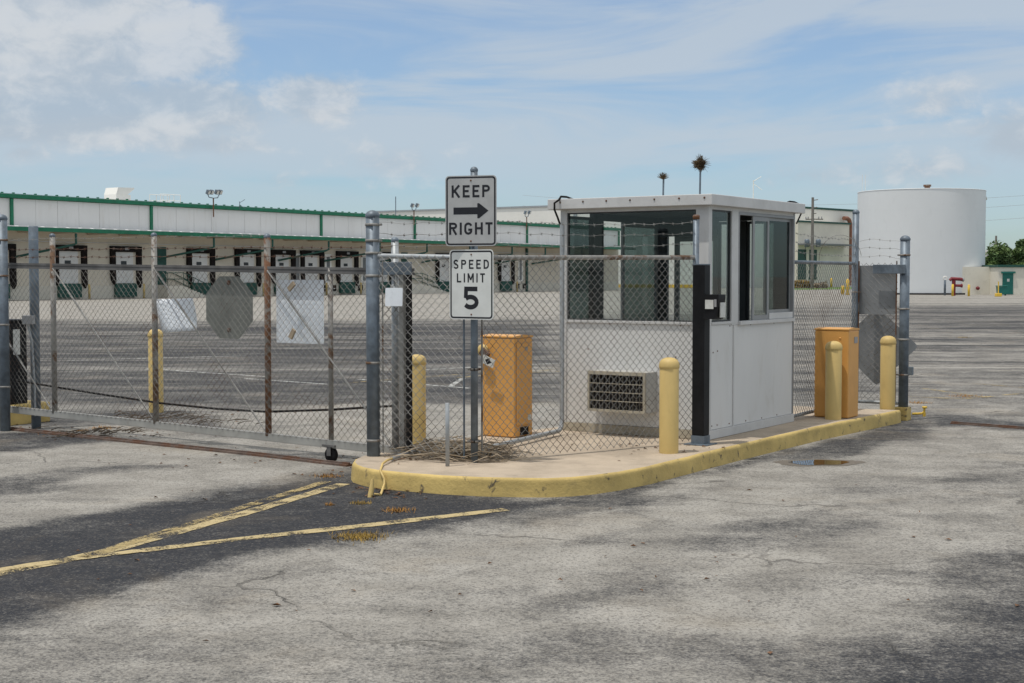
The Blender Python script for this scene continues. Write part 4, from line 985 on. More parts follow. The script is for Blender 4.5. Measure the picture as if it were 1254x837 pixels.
# ---------------------------------------------------------------- warehouse
W0 = P(250, 363.9, 0)
def wp_(px): return along(W0, U, px)
def wz(px, py, out=0.): q = W0 - W * out; q = q + U * along(q, U, px); return V(px, py, q.y).z
def wpt(s, z, out=0.): p = W0 + U * s - W * out; p.z = z; return p
s_l, s_r = wp_(-70), wp_(757)
ZE = wz(154, 241 + .0545 * 154 - .5); CO = 2.4
ZC = wz(154, 285.3, CO); ZD0 = 0
wh = thing('warehouse', 'long white cold store warehouse with green trim and a row of loading docks', 'warehouse', wpt(wp_(250), 0))
def ws(a, out, z, mt, name, parent=None): return MB().span(W0, a, (-out[0], -out[1]), z, U, W).build(name, M[mt], parent or wh)
DEP = 32.
ZLOW = wz(154, 350)
ws((s_l, s_r), (-DEP, -.02), (0, ZE - .1), 'wh_white', 'body')
ws((s_l, s_r), (-.019, 0.), (ZLOW, ZC + .1), 'wh_wall', 'wall'); ws((s_l, s_r), (-.019, .03), (0, ZLOW - .01), 'wh_low', 'lower_wall')
# ribbed upper cladding
mb = MB(); s = s_l; k = 0
while s < s_r - .5:
    e = min(s + 1.95, s_r); mb.span(W0, (s + .012, e - .012), (.019, -.035 - .004 * (k % 2)), (ZC + .12, ZE - .12), U, W); s = e; k += 1
mb.build('cladding', M['wh_white'], wh)
# roof, gutters
ws((s_l - .3, s_r + .3), (-.3, .28), (ZE - .08, ZE + .2), 'green', 'gutter')
mb = MB(); mb.prism([(.2, ZE + .21), (DEP / 2, ZE + 1.0), (DEP, ZE + .21), (DEP, ZE - .05), (.2, ZE - .05)], W0 + U * s_l, W, Z, U, s_r - s_l); mb.v = [(x, y, z) for x, y, z in mb.v]; mb.build('roof', M['roof_white'], wh)
def comb(s0, s1, step, w, z0, zb, z1):             # one toothed strip
    pl = [(s1, z0), (s0, z0)][::-1]; top = []; s = s0
    while s < s1 - step: top += [(s, z1), (s + w, z1), (s + w + .001, zb), (s + step - .001, zb)]; s += step
    return pl + (top + [(s1, zb)])[::-1]
MB().prism(comb(s_l, s_r, .95, .12, ZE + .221, ZE + .23, ZE + .31), W0 - W * .12, U, Z, -W, .18).build('gutter_comb', M['green'], wh)
mb = MB(); mb.prism([(0, ZC + .38), (-CO, ZC + .22), (-CO, ZC + .12), (0, ZC + .12)], W0 + U * (s_l - .2), W, Z, U, wp_(756) - s_l); mb.build('canopy_roof', M['roof_white'], wh)
ws((s_l, wp_(755)), (.0, CO - .02), (ZC + .02, ZC + .115), 'underside', 'canopy_soffit')
ws((s_l - .2, wp_(756)), (CO, CO + .16), (ZC - .1, ZC + .18), 'green', 'canopy_gutter')
s = s_l
while s < wp_(750): MB().span(W0, (s, s + .1), (-.05, -CO + .05), (ZC - .16, ZC + .018), U, W).build('canopy_beam', M['underside'], wh); s += 3.1
MB().prism(comb(s_l, wp_(750), 1.1, .75, ZC + .182, ZC + .19, ZC + .25), W0 - W * (CO + .04), U, Z, -W, .1).build('gutter_comb', M['roof_white'], wh)
for px in (17, 187, 394, 508, 645, 757):
    s = wp_(px) - .1; ws((s - .11, s + .11), (.042, .2), (ZC + .3, ZE - .12), 'green', 'downspout')
for px, px2 in ((68, 18), (237, 191), (309, 263), (378, 340), (441, 396), (499, 465), (552, 515), (604, 575), (645, 605), (690, 650)):
    s = wp_(px); s2 = wp_(px2); z0 = ZC - .16
    MB().tube([wpt(s, z0, CO + .05), wpt(s, z0 - .75, CO + .05), wpt(s - .2, z0 - .85, CO - .1), wpt(s2, z0 - 1.75, .15)], .09, 6).build('drain_pipe', M['green_dark'], wh)
MB().tube([wpt(s_l, ZC - .75, .3), wpt(wp_(750), ZC - .75, .3)], .035, 5).build('conduit', M['roof_white'], wh)
# dock doors: one prototype, copied
zt = wz(154, 302.); zdb = wz(154, 347); zdt = wz(154, 309); zsb = wz(154, 353)
wdock = wp_(172.6) - wp_(135.3)
def dock(s, first=None):
    if first is None:
        o = wpt(s, 0); 
        def part(a, out, z, mt, nm, par): return MB().span(W0, (s + a[0], s + a[1]), (-out[0], -out[1]), z, U, W).build(nm, M[mt], par)
        w = wdock / 2
        d = MB().span(W0, (s - w + .45, s + w - .75), (-.02, -.06), (zdb, zdt), U, W); 
        for k in range(1, 5):
            z_ = zdb + k * (zdt - zdb) / 5; d.span(W0, (s - w + .45, s + w - .75), (-.061, -.075), (z_ - .02, z_ + .02), U, W)
        me_off = wpt(s, 0)
        d = d.build('dock_door', M['door_white'], wh, loc=wpt(s, 0) - world_loc(wh))
        seal = MB(); seal.span(W0, (s - w, s + w), (-.01, -.26), (zdt, zt), U, W)
        # hanging ragged side pads
        for x0, x1, zb in ((s - w, s - w + .44, zsb + .25), (s + w - .46, s + w, zsb)):
            seal.prism([(x0, zdt), (x0, zb + .9), (x0 + .1, zb + .3), (x0 + .3, zb), (x1 + .03, zb + .35), (x1, zb + .8), (x1, zdt)], wpt(0, 0, .01), U, Z, -W, .23)
        seal.build('dock_seal', M['seal'], d)
        part((w - .74, w - .47), (.02, .05), (zdb, zdt), 'wh_wall', 'side_jamb', d)
        part((-.2 - .25, .35 - .25), (.076, .08), (zdb + (zdt - zdb) * .6, zdb + (zdt - zdb) * .71), 'dark_glass', 'window', d)
        part((-w + .38, w - .6), (.031, .3), (.12, zdb - .02), 'green_dark', 'dock_leveler', d)
        part((-.2, .2), (.261, .27), (zdt + (zt - zdt) * .35, zdt + (zt - zdt) * .75), 'grey_plastic', 'number_plate', d)
        return d
    c = dup(first, wh); c.location = Vector(first.location) + (wpt(s, 0) - first_pos); return c
docks = [(-16, 19), (68.5, 103), (135.3, 172.6), (228.6, 262.5), (287.3, 318.8), (332, 360.3), (367.4, 395.7), (411.2, 437.7), (455.5, 480), (533, 555), (572, 592), (609, 628.5)]
cs = [(wp_(a) + wp_(b)) / 2 for a, b in docks]; cs[0] = wp_(19) - wdock / 2
first_pos = wpt(cs[2], 0); d0 = dock(cs[2])
for i, s in enumerate(cs):
    if i != 2: dock(s, d0)
gpost = None
for i, s in enumerate(cs):
    p = wpt(s + wdock / 2 - .25, 0, .7)
    if i in (0, 10): continue
    if gpost is None:
        o = MB().lathe([(0, 0), (.09, 0), (.09, 1.05), (.06, 1.12), (0, 1.14)], p, 10).build('guard_post', M['yellow'], loc=p); gpost = o
    else: o = gpost.copy(); COL.objects.link(o); o.location = p
    words = {1: 'beside the dock door nearest the left picture edge', 2: 'beside the dock door left of the green warehouse door', 3: 'beside the dock door right of the green warehouse door and stairs', 4: 'beside the dock door seen above the octagonal sign', 5: 'beside the dock door seen left above the white gate sheet', 6: 'beside the dock door seen right above the white gate sheet', 7: 'beside the dock door seen left of the thick fence post', 8: 'beside the dock door seen right of the thick fence post', 9: 'beside the dock door seen left of the speed limit sign', 11: 'beside the rightmost warehouse dock door'}
    tag(o, 'short yellow guard post ' + words[i], 'post', 'yellow guard posts at the dock doors')
# grey side windows with dark bumpers below
for px in (364.5, 402, 446, 637):
    s = wp_(px); f = ws((s - .45, s + .45), (.002, .06), (ZLOW + .1, zt - .3), 'far_white', 'window'); ws((s - .22, s + .22), (.061, .07), (ZLOW + .3, zt - .55), 'grey_frame', 'pane', f)
    for k in (-.6, .75):
        f2 = ws((s + k - .3, s + k + .3), (.031, .12), (.35, ZLOW - .1), 'seal', 'dock_bumper'); ws((s + k - .1, s + k + .1), (.121, .13), (.6, ZLOW - .45), 'far_white', 'slot', f2)
# green doors with stairs
for pa, pb_, rail_to in ((193.6, 204, 240), (491.6, 499, 536)):
    s0_, s1_ = wp_(pa), wp_(pb_); sr = wp_(rail_to); zf = ZLOW - .05
    dd_ = ws((s0_, s1_), (.002, .08), (zf + .1, zf + 3.1), 'green_dark', 'side_door')
    st = MB(); n = 8; st.span(W0, (s0_ - .3, s1_ + .6), (-.031, -1.5), (0, zf), U, W)
    for k in range(n):
        x0 = s1_ + .6 + k * (sr - s1_ - .6) / n; st.span(W0, (x0 + .001, x0 + (sr - s1_ - .6) / n), (-.031, -1.5), (0, zf * (1 - (k + 1) / (n + 1))), U, W)
    so_ = st.build('staircase', M['wh_low'], wh); rl = MB()
    for h in (.55, 1.05):
        for o_ in (1.4, .1): rl.tube([wpt(s0_ - .2, zf + h, o_), wpt(s1_ + .6, zf + h, o_), wpt(sr, h, o_)], .035, 5)
    for k in range(6):
        t_ = k / 5; x = s1_ + .6 + (sr - s1_ - .6) * t_; rl.tube([wpt(x, zf * (1 - t_), 1.4), wpt(x, zf * (1 - t_) + 1.05, 1.4)], .03, 5)
    rl.tube([wpt(s0_ - .2, zf, 1.4), wpt(s0_ - .2, zf + 1.05, 1.4)], .03, 5); rl.build('handrail', M['green_dark'], so_)
ws((wp_(643.2), wp_(645)), (.031, .2), (0, ZC - .2), 'green_dark', 'drain_stack')
for px in (655, 667, 680): ws((wp_(px) - .04, wp_(px) + .04), (.001, .03), (ZLOW + .1, ZC - .6), 'wh_low', 'panel_joint')
# roof items
def roofpt(px, py, out=-1.5): q = W0 - W * out; q = q + U * along(q, U, px); v = V(px, py, q.y); return v
p = roofpt(144, 250, -3); s_ = p.y / F
t = thing('roof_ventilator', 'stubby white roof ventilator with slanted hood on the warehouse roof', 'ventilator', Vector((p.x, p.y, ZE + .1)))
MB().span(p, (-.75, .75), (-.7, .7), (ZE + .1, V(144, 239, p.y).z), U, W).build('base', M['far_white'], t)
mb = MB(); zz = V(144, 239.01, p.y).z; mb.prism([(-.75, zz), (.4, zz), (1.1, zz + .5), (1.1, zz + .6), (-.55, zz + .55)], p - W * .72 - Z * p.z, U, Z, W, 1.44); mb.build('hood', M['far_white'], t)
p = roofpt(209, 250, -3); zz = ZE + .1
t = thing('roof_railing', 'small white safety railing on the warehouse roof', 'railing', Vector((p.x, p.y, zz)))
mb = MB()
for o_ in (0, 1.3):
    for x in np.linspace(-1.1, 1.1, 4): mb.tube([p + U * x + W * o_ + Z * (zz - p.z), p + U * x + W * o_ + Z * (zz + 1.0 - p.z)], .03, 5)
mb.build('upright', M['far_white'], t); mb = MB()
for o_ in (0, 1.3):
    for h in (.5, 1.0): mb.tube([p - U * 1.1 + W * o_ + Z * (zz + h - p.z), p + U * 1.1 + W * o_ + Z * (zz + h - p.z)], .03, 5)
mb.build('rail', M['far_white'], t)
def flood(label, px, py0, py1, heads, out=.4):
    p = roofpt(px, py1, out); zt_ = V(px, py0, p.y).z; t = thing('floodlight_pole', label, 'floodlight', p, 'floodlights above the warehouse eave'); q = lambda dx, z_, dy=0: p + U * dx + Vector((0, 0, z_ - p.z)) - W * dy
    MB().tube([p, q(0, zt_)], .055, 6).build('pole', M['pipe_rust'], t)
    k = max(abs(h) for h in heads)
    MB().tube([q(-k, zt_ + .35), q(-k * .7, zt_ + .05), q(0, zt_), q(k * .7, zt_ + .05), q(k, zt_ + .35)], .04, 5).build('cross_arm', M['galv'], t)
    for h in heads:
        c_ = q(h, zt_ + .5 + .05 * h, .1); l = MB().box(c_, (.3, .22, .36), U, (-W * .9 - Z * .44).normalized(), (Z * .9 - W * .44).normalized()).build('lamp_head', M['galv'], t)
        MB().box(c_ - W * .14 - Z * .06, (.23, .02, .27), U, (-W * .9 - Z * .44).normalized(), (Z * .9 - W * .44).normalized()).build('lens', M['sticker'], l)
flood('floodlight cluster of four lamps on a rusty pole above the left warehouse eave', 261.5, 243, 266, (-.68, -.3, .3, .68))
flood('twin floodlight on a pole at the warehouse downspout right of the thick post', 507, 258, 276, (-.38, .38))
flood('twin floodlight seen just right of the keep right sign', 645, 266, 282, (-.4, .4))
def mast(label, px, py0, py1, Yd, arm=0, r=.03, mt='galv'):
    p = V(px, py1, Yd); mb = MB().tube([p, V(px, py0, Yd)], r, 5)
    if arm: q = V(px, py0 + 1.5, Yd); mb.tube([q, q + Vector((arm, 0, abs(arm) * .6))], r * .7, 4); q = V(px, py0 + 4, Yd); mb.tube([q, q + Vector((arm * 1.1, 0, -abs(arm) * .8))], r * .6, 4)
    o = mb.build('antenna_mast', M[mt], loc=p); tag(o, label, 'antenna')
mast('thin antenna mast with a side arm on the left warehouse roof', 293.5, 247, 258, 121, .45, .03)
mast('plain thin antenna mast on the roof left of the twin floodlight', 484.5, 241, 266, 148, 0, .05)
mast('thin white antenna mast with arm rising behind the booth roof', 922.5, 221, 258, 214, 1.2, .07, 'far_white')
# pallets / dark machines at the right end seen through the booth
# ---------------------------------------------------------------- far plant building
A0_ = V(860, 300, 200); A0_.z = 0; da = W; db = Vector((math.sin(math.radians(44)), math.cos(math.radians(44)), 0))
A1 = A0_ + da * 60; A2 = A0_ + db * along(A0_, db, 1075); A3 = A2 + W * 55
fb = thing('plant_building', 'tall white industrial building behind the booth and tank', 'building', A0_)
foot = [A1, A0_, A2, A3]; H_ = 12.05
mb = MB(); mb.prism([(q.x, q.y) for q in foot], Vector((0, 0, 0)), Vector((1, 0, 0)), Vector((0, 1, 0)), Z, H_); mb.build('wall', M['far_white'], fb)
mb = MB(); nrm_b = Vector((db.y, -db.x, 0)); Lb = (A2 - A0_).length
mb.span(A0_, (0, Lb), (-.15, .15), (H_ + .005, H_ + .3), db, nrm_b); mb.build('parapet_trim', M['green_dark'], fb)
mb = MB(); mb.span(A0_, (.2, 59.5), (-.15, .15), (H_ + .005, H_ + .25), da, -U); mb.build('parapet_trim', M['galv_light'], fb)
mb = MB().span(A0_, (.3, 59), (.001, .05), (.05, .5), da, -U); mb.build('base_stripe', M['yellow_far'], fb)
mb = MB().span(A0_, (20.5, 21), (.001, .2), (.5, H_ - .2), da, -U); mb.build('downspout', M['galv_light'], fb)
# annex
sA, sB = along(A0_, db, 955), along(A0_, db, 1018)
pA = A0_ + db * sB; zA = V(1000, 275, pA.y - 3).z
mb = MB().span(A0_, (sA, sB), (.01, 3), (0, zA), db, nrm_b); mb.build('annex', M['cream'], fb)
MB().span(A0_, (sA, sB + .2), (2.9, 3.2), (zA + .004, zA + .25), db, nrm_b).build('annex_trim', M['green_dark'], fb)
zc_ = V(1000, 302, pA.y - 3).z; MB().span(A0_, (sA, along(A0_, db, 1012)), (3.004, 5.2), (zc_, zc_ + .25), db, nrm_b).build('entrance_canopy', M['grey_frame'], fb)
for pa_, pb_ in ((976, 986), (990, 999)):
    o_ = A0_ + nrm_b * 3; MB().span(A0_, (along(o_, db, pa_), along(o_, db, pb_)), (3.002, 3.06), (1.2, V(981, 307, pA.y - 3).z), db, nrm_b).build('door', M['green_dark'], fb)
o_ = A0_ + nrm_b * .8; pp = o_ + db * along(o_, db, 1039.5); zt_ = V(1039, 268, pp.y).z
MB().tube([pp + Z * .2, pp + Z * (zt_ - .8), pp + Z * (zt_ - .2) - db * .35, pp + Z * zt_ - db * .9, pp + Z * zt_ - db * 1.9], .34, 10).build('vent_pipe', M['copper'], fb)
# small platform by the warehouse end, pale awning etc.
# grass strip, hedge, yellow posts
mb = MB(); a_, b_ = P(955, 355.5), P(1085, 354); mb.add([a_ + Z * .02, b_ + Z * .02, V(1085, 350, 228) * 1, V(955, 350, 208)], [(0, 1, 2, 3)])
mb.v = [(x, y, .02) for x, y, z in mb.v]; tag(mb.build('grass', M['grass']), 'strip of mown grass before the tall white building', 'grass', kind='stuff')
def hedge(label, pxa, pxb, pyt, Y, mt, n):
    mb = MB(); rr = random.Random(pxa); a_, b_ = V(pxa, 350, Y), V(pxb, 350, Y); h = V(pxa, pyt, Y).z
    for k in range(n):
        q = a_.lerp(b_, rr.random()); q.z = h * rr.random() ** .7; q.y += rr.uniform(-.8, .8); q.z *= .8 + .2 * math.sin(q.x * 1.3)
        e = Vector((rr.gauss(0, 1), rr.gauss(0, 1), rr.gauss(0, 1))).normalized() * rr.uniform(.15, .35); s = e.orthogonal().normalized() * rr.uniform(.08, .2)
        mb.add([q - e, q + s, q + e, q - s], [(0, 1, 2, 3)])
    tag(mb.build('hedge', M[mt], loc=Vector((a_.x, a_.y, 0))), label, 'hedge')
hedge('low dry yellowish hedge before the annex, left of the pole', 972, 993, 344, 196, 'weed_green', 700); hedge('low dry brown hedge before the annex, right of the pole', 998, 1012, 344, 197, 'straw', 500)
k = 0
for px, y0, y1, lab in ((1018, 341, 352.5, 'yellow post beside the hedge before the tall white building'), (1032, 350, 361, 'short yellow post at the yard edge left of the vent pipe'), (1038, 342, 361.5, 'taller yellow post at the yard edge under the vent pipe'), (1053.5, 343, 361, 'yellow post partly behind the right fence post')):
    p = P(px, y1); h = V(px, y0, p.y).z; r_ = .16
    o = MB().lathe([(0, 0), (r_, 0), (r_, h - .1), (r_ * .6, h), (0, h + .02)], p, 10).build('yard_post', M['yellow_far'], loc=p); tag(o, lab, 'post', 'yellow posts in the far yard')
# utility pole
p = P(994.3, 354, 0) * 1.0; p = V(994.3, 350, 190); p.z = 0; zt_ = V(994, 242, 190).z
t = thing('utility_pole', 'grey utility pole with transformers and insulators before the tall building', 'utility pole', p)
MB().tube([p, p + Z * zt_], [.25, .17], 8).build('pole', M['timber'], t)
for z_, l in ((zt_ - .4, .7), (zt_ - 1.4, .6), (zt_ - 2.2, .5)): MB().tube([p + Z * z_, p + Vector((l, 0, .1 + z_))], .06, 5).build('cross_arm', M['timber'], t)
mb = MB(); mb.tube([p + Vector((-.9, 0, zt_ - 2.9)), p + Vector((1.4, 0, zt_ - 2.9))], .09, 5); mb.build('cross_arm', M['timber'], t)
for dx in (-.9, -.6, .8, 1.2): MB().lathe([(.0, 0), (.1, 0), (.06, .12), (.1, .25), (0, .4)], p + Vector((dx, -.05, zt_ - 2.9)), 8).build('insulator', M['grey_plastic'], t)
for dx in (-.75, .75): MB().lathe([(0, 0), (.33, 0), (.34, .9), (.25, 1.05), (0, 1.05)], p + Vector((dx, -.2, zt_ - 6.6)), 12).build('transformer', M['galv'], t)
MB().tube([p + Vector((-.9, -.2, zt_ - 6.4)), p + Vector((-1.1, -.2, zt_ - 7.6)), p + Vector((-.7, -.1, zt_ - 8.6)), p + Z * (zt_ - 9)], .03, 4).build('loop_wire', M['black_rubber'], t)

# ---------------------------------------------------------------- water tank
Yt = 137.; tc_ = V(1126.5, 350, Yt); tc_.z = 0; rt = 75.3 * Yt / F; ht = V(1126, 235.2, Yt - rt * .0).z
tk = thing('water_tank', 'large round white steel storage tank beside the yard', 'tank', tc_)
prof = [(rt, 0), (rt, ht)]
mb = MB(); mb.lathe([(rt, .15)] + [(rt, .15 + (ht - .15) * k / 5) for k in range(1, 6)], tc_, 96); mb.build('shell', M['tank'], tk)
MB().lathe([(rt + .12, -.02), (rt + .12, .15), (rt - .1, .15)], tc_, 96).build('foundation', M['seal'], tk)
MB().lathe([(rt + .03, ht - .05), (rt + .03, ht), (rt - .02, ht + .01), (rt * .5, ht + .12), (0, ht + .18)], tc_, 96).build('roof', M['tank'], tk)
mb = MB()
for k in range(1, 5): mb.lathe([(rt - .01, ht * k / 5 - .008), (rt + .003, ht * k / 5 - .008), (rt + .003, ht * k / 5 + .008), (rt - .01, ht * k / 5 + .008)], tc_, 96)
mb.build('weld_seam', M['tank'], tk)
MB().lathe([(.26, 0), (.26, .3), (.36, .33), (.36, .5), (0, .52)], tc_ + Vector((0, -2, ht + .05)), 12).build('roof_vent', M['pipe_rust'], tk)
q = tc_ + Vector((rt * .985, -rt * .2, ht - .75)); MB().tube([q, q + Vector((-.35, -.5, .35))], .14, 8).build('security_camera', M['far_white'], tk)
q = tc_ + Vector((-rt * .98, -.6, ht)); MB().tube([q, q + Z * 1.6], .02, 4).tube([q + Vector((.3, 0, 0)), q + Vector((.3, 0, 1.6))], .02, 4).build('ladder_rail', M['far_white'], tk)
# hydrant manifold and posts in front of the tank
p = P(1166, 362.5); t = thing('fire_hydrant', 'dark red fire department standpipe before the white tank', 'hydrant', p + Vector((.15, .4, 0)))
q = p + Vector((.25, .4, 0))
MB().tube([q, q + Z * 1.35], .17, 10).build('riser', M['red_iron'], t); MB().tube([q + Vector((-.35, 0, 1.35)), q + Vector((-.2, 0, 1.5)), q + Vector((.5, 0, 1.45)), q + Vector((.75, 0, 1.42))], .15, 8).build('outlet', M['red_iron'], t)
MB().tube([q + Vector((0, 0, .9)), q + Vector((.65, -.1, .88))], .12, 8).build('outlet', M['red_iron'], t)
MB().lathe([(0, 0), (.2, 0), (.2, .12), (0, .12)], q + Vector((.75, 0, 1.42)), 10, Vector((1, 0, 0))).build('cap', M['grey_plastic'], t); MB().lathe([(0, 0), (.17, 0), (.17, .12), (0, .12)], q + Vector((.6, -.1, .88)), 10, Vector((1, 0, 0))).build('cap', M['red_iron'], t)
for px, y0, y1, r_, mt, lab in ((1166.5, 348, 363, .1, 'yellow_far', 'yellow post directly before the red standpipe'), (1186.3, 348.5, 363, .1, 'yellow_far', 'yellow post between the red standpipe and the tank edge'), (1157, 342.5, 362, .1, 'galv', 'grey pipe with white ring on top, left of the red standpipe')):
    p = P(px, y1); h = V(px, y0, p.y).z; mb = MB().lathe([(0, 0), (r_, 0), (r_, h - .05), (0, h)], p, 10)
    o = mb.build('yard_post', M[mt], loc=p); tag(o, lab, 'post', 'yellow posts in the far yard' if mt != 'galv' else None)
    if mt == 'galv': 
        MB().tube([Vector((p.x + .16 * math.cos(a), p.y, h + .1 + .16 * math.sin(a))) for a in np.linspace(0, 6.283, 13)], .05, 6).build('ring', M['far_white'], o)
p = P(1222.5, 363.5); t = thing('yard_marker', 'thin yellow post in a yellow block before the green bin', 'post', p)
MB().box(p + Z * .14, (.5, .4, .28)).build('block', M['yellow_far'], t, bevel=.03); MB().tube([p + Z * .28, p + Z * V(1222, 345, p.y).z], .05, 8).build('post', M['yellow_far'], t)
p = P(1226.5, 362.3) ; t = thing('rubbish_bin', 'dark green wheeled rubbish bin by the green door', 'bin', p); h = V(1226, 350, p.y).z
mb = MB(); mb.prism([(-.32, .1), (.32, .1), (.38, h - .1), (-.38, h - .1)], p - Vector((0, .35, 0)), Vector((1, 0, 0)), Z, Vector((0, 1, 0)), .7); mb.build('body', M['teal'], t)
MB().box(p + Z * (h - .04), (.84, .8, .09)).build('lid', M['teal'], t, bevel=.03)
for dx in (-.25, .25): MB().lathe([(0, -.04), (.11, -.04), (.11, .04), (0, .04)], p + Vector((dx, -.2, .11)), 10, Vector((1, 0, 0))).build('wheel', M['black_rubber'], t)
# pump house
p0 = P(1222, 361.6); Y0 = p0.y; hL = V(1222, 327.5, Y0).z
ph = thing('pump_house', 'low cream block building with green roof edge and green door, right of the tank', 'building', p0)
MB().span(p0, (0, 16), (0, 8), (0, hL), Vector((1, 0, 0)), Vector((0, 1, 0))).build('wall', M['cream'], ph)
MB().span(p0, (-.1, 16.1), (-.15, 8), (hL + .003, hL + .22), Vector((1, 0, 0)), Vector((0, 1, 0))).build('roof', M['green_dark'], ph)
MB().span(p0, (-5, -.004), (2.2, 7.9), (0, hL + .05), Vector((1, 0, 0)), Vector((0, 1, 0))).build('side_wall', M['cream'], ph)
x0, x1 = V(1227.5, 350, Y0).x - p0.x, V(1240.5, 350, Y0).x - p0.x; zd = V(1234, 335, Y0).z
d_ = MB().span(p0, (x0, x1), (-.05, -.001), (.08, zd), Vector((1, 0, 0)), Vector((0, 1, 0))).build('door', M['teal'], ph)
MB().span(p0, (x0 - .15, x1 + .15), (-.2, -.051), (zd, zd + .16), Vector((1, 0, 0)), Vector((0, 1, 0))).build('door_hood', M['teal'], d_)
MB().span(p0, (x0 + .4, x0 + .62), (-.056, -.051), (zd - .75, zd - .5), Vector((1, 0, 0)), Vector((0, 1, 0))).build('door_sign', M['sticker'], d_)
p = P(1202, 361.5) ; p.z = .6; o = MB().lathe([(0, 0), (.15, 0), (.18, .12), (.12, .35), (0, .36)], p + Vector((.1, 1.5, 0)), 10, Vector((0, -1, 0))).build('fire_bell', M['red_iron'], loc=p); tag(o, 'small dark red bell on the cream wall beside the tank', 'bell')

# ---------------------------------------------------------------- trees on the right
def tree(label, px, Y, w, hgt, z0, n, seed, palm=False, light=.35):
    rr = random.Random(seed); p = V(px, 345, Y); p.z = 0
    t = thing('tree', label, 'tree', p, 'trees behind the pump house')
    tr = MB(); tr.tube([p - Z * .1, p + Vector((.1, 0, hgt * .3)), p + Vector((-.1, .1, hgt * .65))], [.28, .2, .1], 8)
    lobes = []
    for k in range(26):
        a = rr.uniform(0, 6.283); rad = w * .5 * rr.random() ** .5; zz_ = z0 + (hgt - z0) * (rr.random() ** .8) * (1 - .55 * (rad / (w * .5)) ** 2)
        c_ = p + Vector((math.cos(a) * rad, math.sin(a) * rad * .8, zz_)); lobes.append((c_, rr.uniform(.5, 1.15)))
        if k % 3 == 0: tr.tube([p + Z * hgt * rr.uniform(.15, .5), (p + c_) / 2 + Z * hgt * .2, c_], [.1, .06, .025], 5)
    tr.build('trunk', M['bark'], t)
    ms = [MB(), MB()]
    for k in range(n):
        c_, r_ = rr.choice(lobes); d = Vector((rr.gauss(0, 1), rr.gauss(0, 1), rr.gauss(0, .8))).normalized(); q = c_ + d * r_ * rr.random() ** .35
        e = Vector((rr.gauss(0, 1), rr.gauss(0, 1), rr.gauss(0, .7))).normalized() * rr.uniform(.09, .24); s = e.orthogonal().normalized(); s = (s * math.cos(k) + e.normalized().cross(s) * math.sin(k)) * e.length * .45
        ms[1 if (d.z > .1 and rr.random() < light * 1.6) else 0].add([q - e, q + s, q + e, q - s], [(0, 1, 2, 3)])  # upward leaves take a paler material: sunlight put into the colour
    cr = ms[0].build('crown', M['leaf'], t); ms[1].build('sun_painted_leaves', M['leaf_sun_painted'], cr)
    return t
tree('broad dark green tree rising behind the pump house at the right edge', 1256, 152, 7.4, 5.3, 1.0, 15000, 11)
tree('bushy round tree with more leaves coloured as sunlit behind the pump house, left of the dark tree', 1233, 147, 6.0, 4.6, .8, 11000, 12, light=.55)
tree('low shrubby tree close to the tank edge behind the pump house', 1214, 158, 3.4, 3.3, .6, 5000, 13)
tree('far tall tree outside the right picture edge behind the pump house', 1290, 150, 8, 6.3, 1., 12000, 14)
p = V(1209, 330, 260); o = MB().box(Vector((p.x, p.y, 3)), (9, 6, 6)).box(Vector((p.x, p.y, 6.2)), (9.6, 6.6, .35)).build('far_house', M['far_white'], loc=(p.x, p.y, 0)); tag(o, 'tiny pale house in the gap between the tank and the trees', 'house')
tree('distant tree peeping above the tiny pale house beside the tank', 1206, 290, 9, 8., 1, 3000, 15)
p = V(1219, 345, 190); p.z = 0; t = thing('utility_pole', 'distant utility pole rising above the trees at the right', 'utility pole', p); zt_ = V(1219, 289, 190).z
MB().tube([p, p + Z * zt_], [.2, .14], 8).build('pole', M['timber'], t); MB().tube([p + Vector((-.6, 0, zt_ - 1.2)), p + Vector((.5, 0, zt_ - 1.2))], .07, 5).build('cross_arm', M['timber'], t)
for i, (ya, yb, nm) in enumerate(((237, 241, 'highest'), (250, 252, 'middle'), (266, 268, 'lowest'))):
    a_, b_ = V(640, ya + 14, 330), V(1420, yb, 250); pts = [a_.lerp(b_, k / 24) - Z * (3.0 * 4 * (k / 24) * (1 - k / 24)) + Z * 2.2 for k in range(25)]
    o = MB().tube(pts, .022, 4, False).build('power_line', M['grey_plastic'], loc=a_); tag(o, 'faint power line crossing the sky behind the tank, %s of three' % nm, 'power line', 'power lines behind the tank')

# ---------------------------------------------------------------- sky, sun, camera
SUN = Vector((-.86, -.51, 0)).normalized(); EL = math.radians(74)
sd = Vector((SUN.x * math.cos(EL), SUN.y * math.cos(EL), math.sin(EL)))
ld = bpy.data.lights.new('sun', 'SUN'); ld.energy = 2.7; ld.angle = math.radians(.53); ld.color = (1, .955, .89)
lo = bpy.data.objects.new('sun', ld); COL.objects.link(lo); lo.rotation_euler = sd.to_track_quat('Z', 'Y').to_euler(); lo.location = (0, 0, 30)
wd = bpy.data.worlds.new('World'); sc.world = wd; wd.use_nodes = True; nt = wd.node_tree
for n in list(nt.nodes): nt.nodes.remove(n)
out = nd(nt, 'ShaderNodeOutputWorld'); bg = nd(nt, 'ShaderNodeBackground'); bg.inputs['Strength'].default_value = .106
sk = nd(nt, 'ShaderNodeTexSky', sky_type='NISHITA'); sk.sun_disc = False; sk.sun_elevation = EL; sk.sun_rotation = math.atan2(sd.x, sd.y) % (2 * math.pi)
sk.altitude = 0; sk.air_density = 1.0; sk.dust_density = .6; sk.ozone_density = 2.0
tc = nd(nt, 'ShaderNodeTexCoord'); sp = nd(nt, 'ShaderNodeSeparateXYZ'); nt.links.new(tc.outputs['Generated'], sp.inputs[0])
X_, Y_, Z_ = sp.outputs
azm = mth(nt, 'ARCTAN2', X_, Y_); el = mth(nt, 'ARCSINE', Z_)
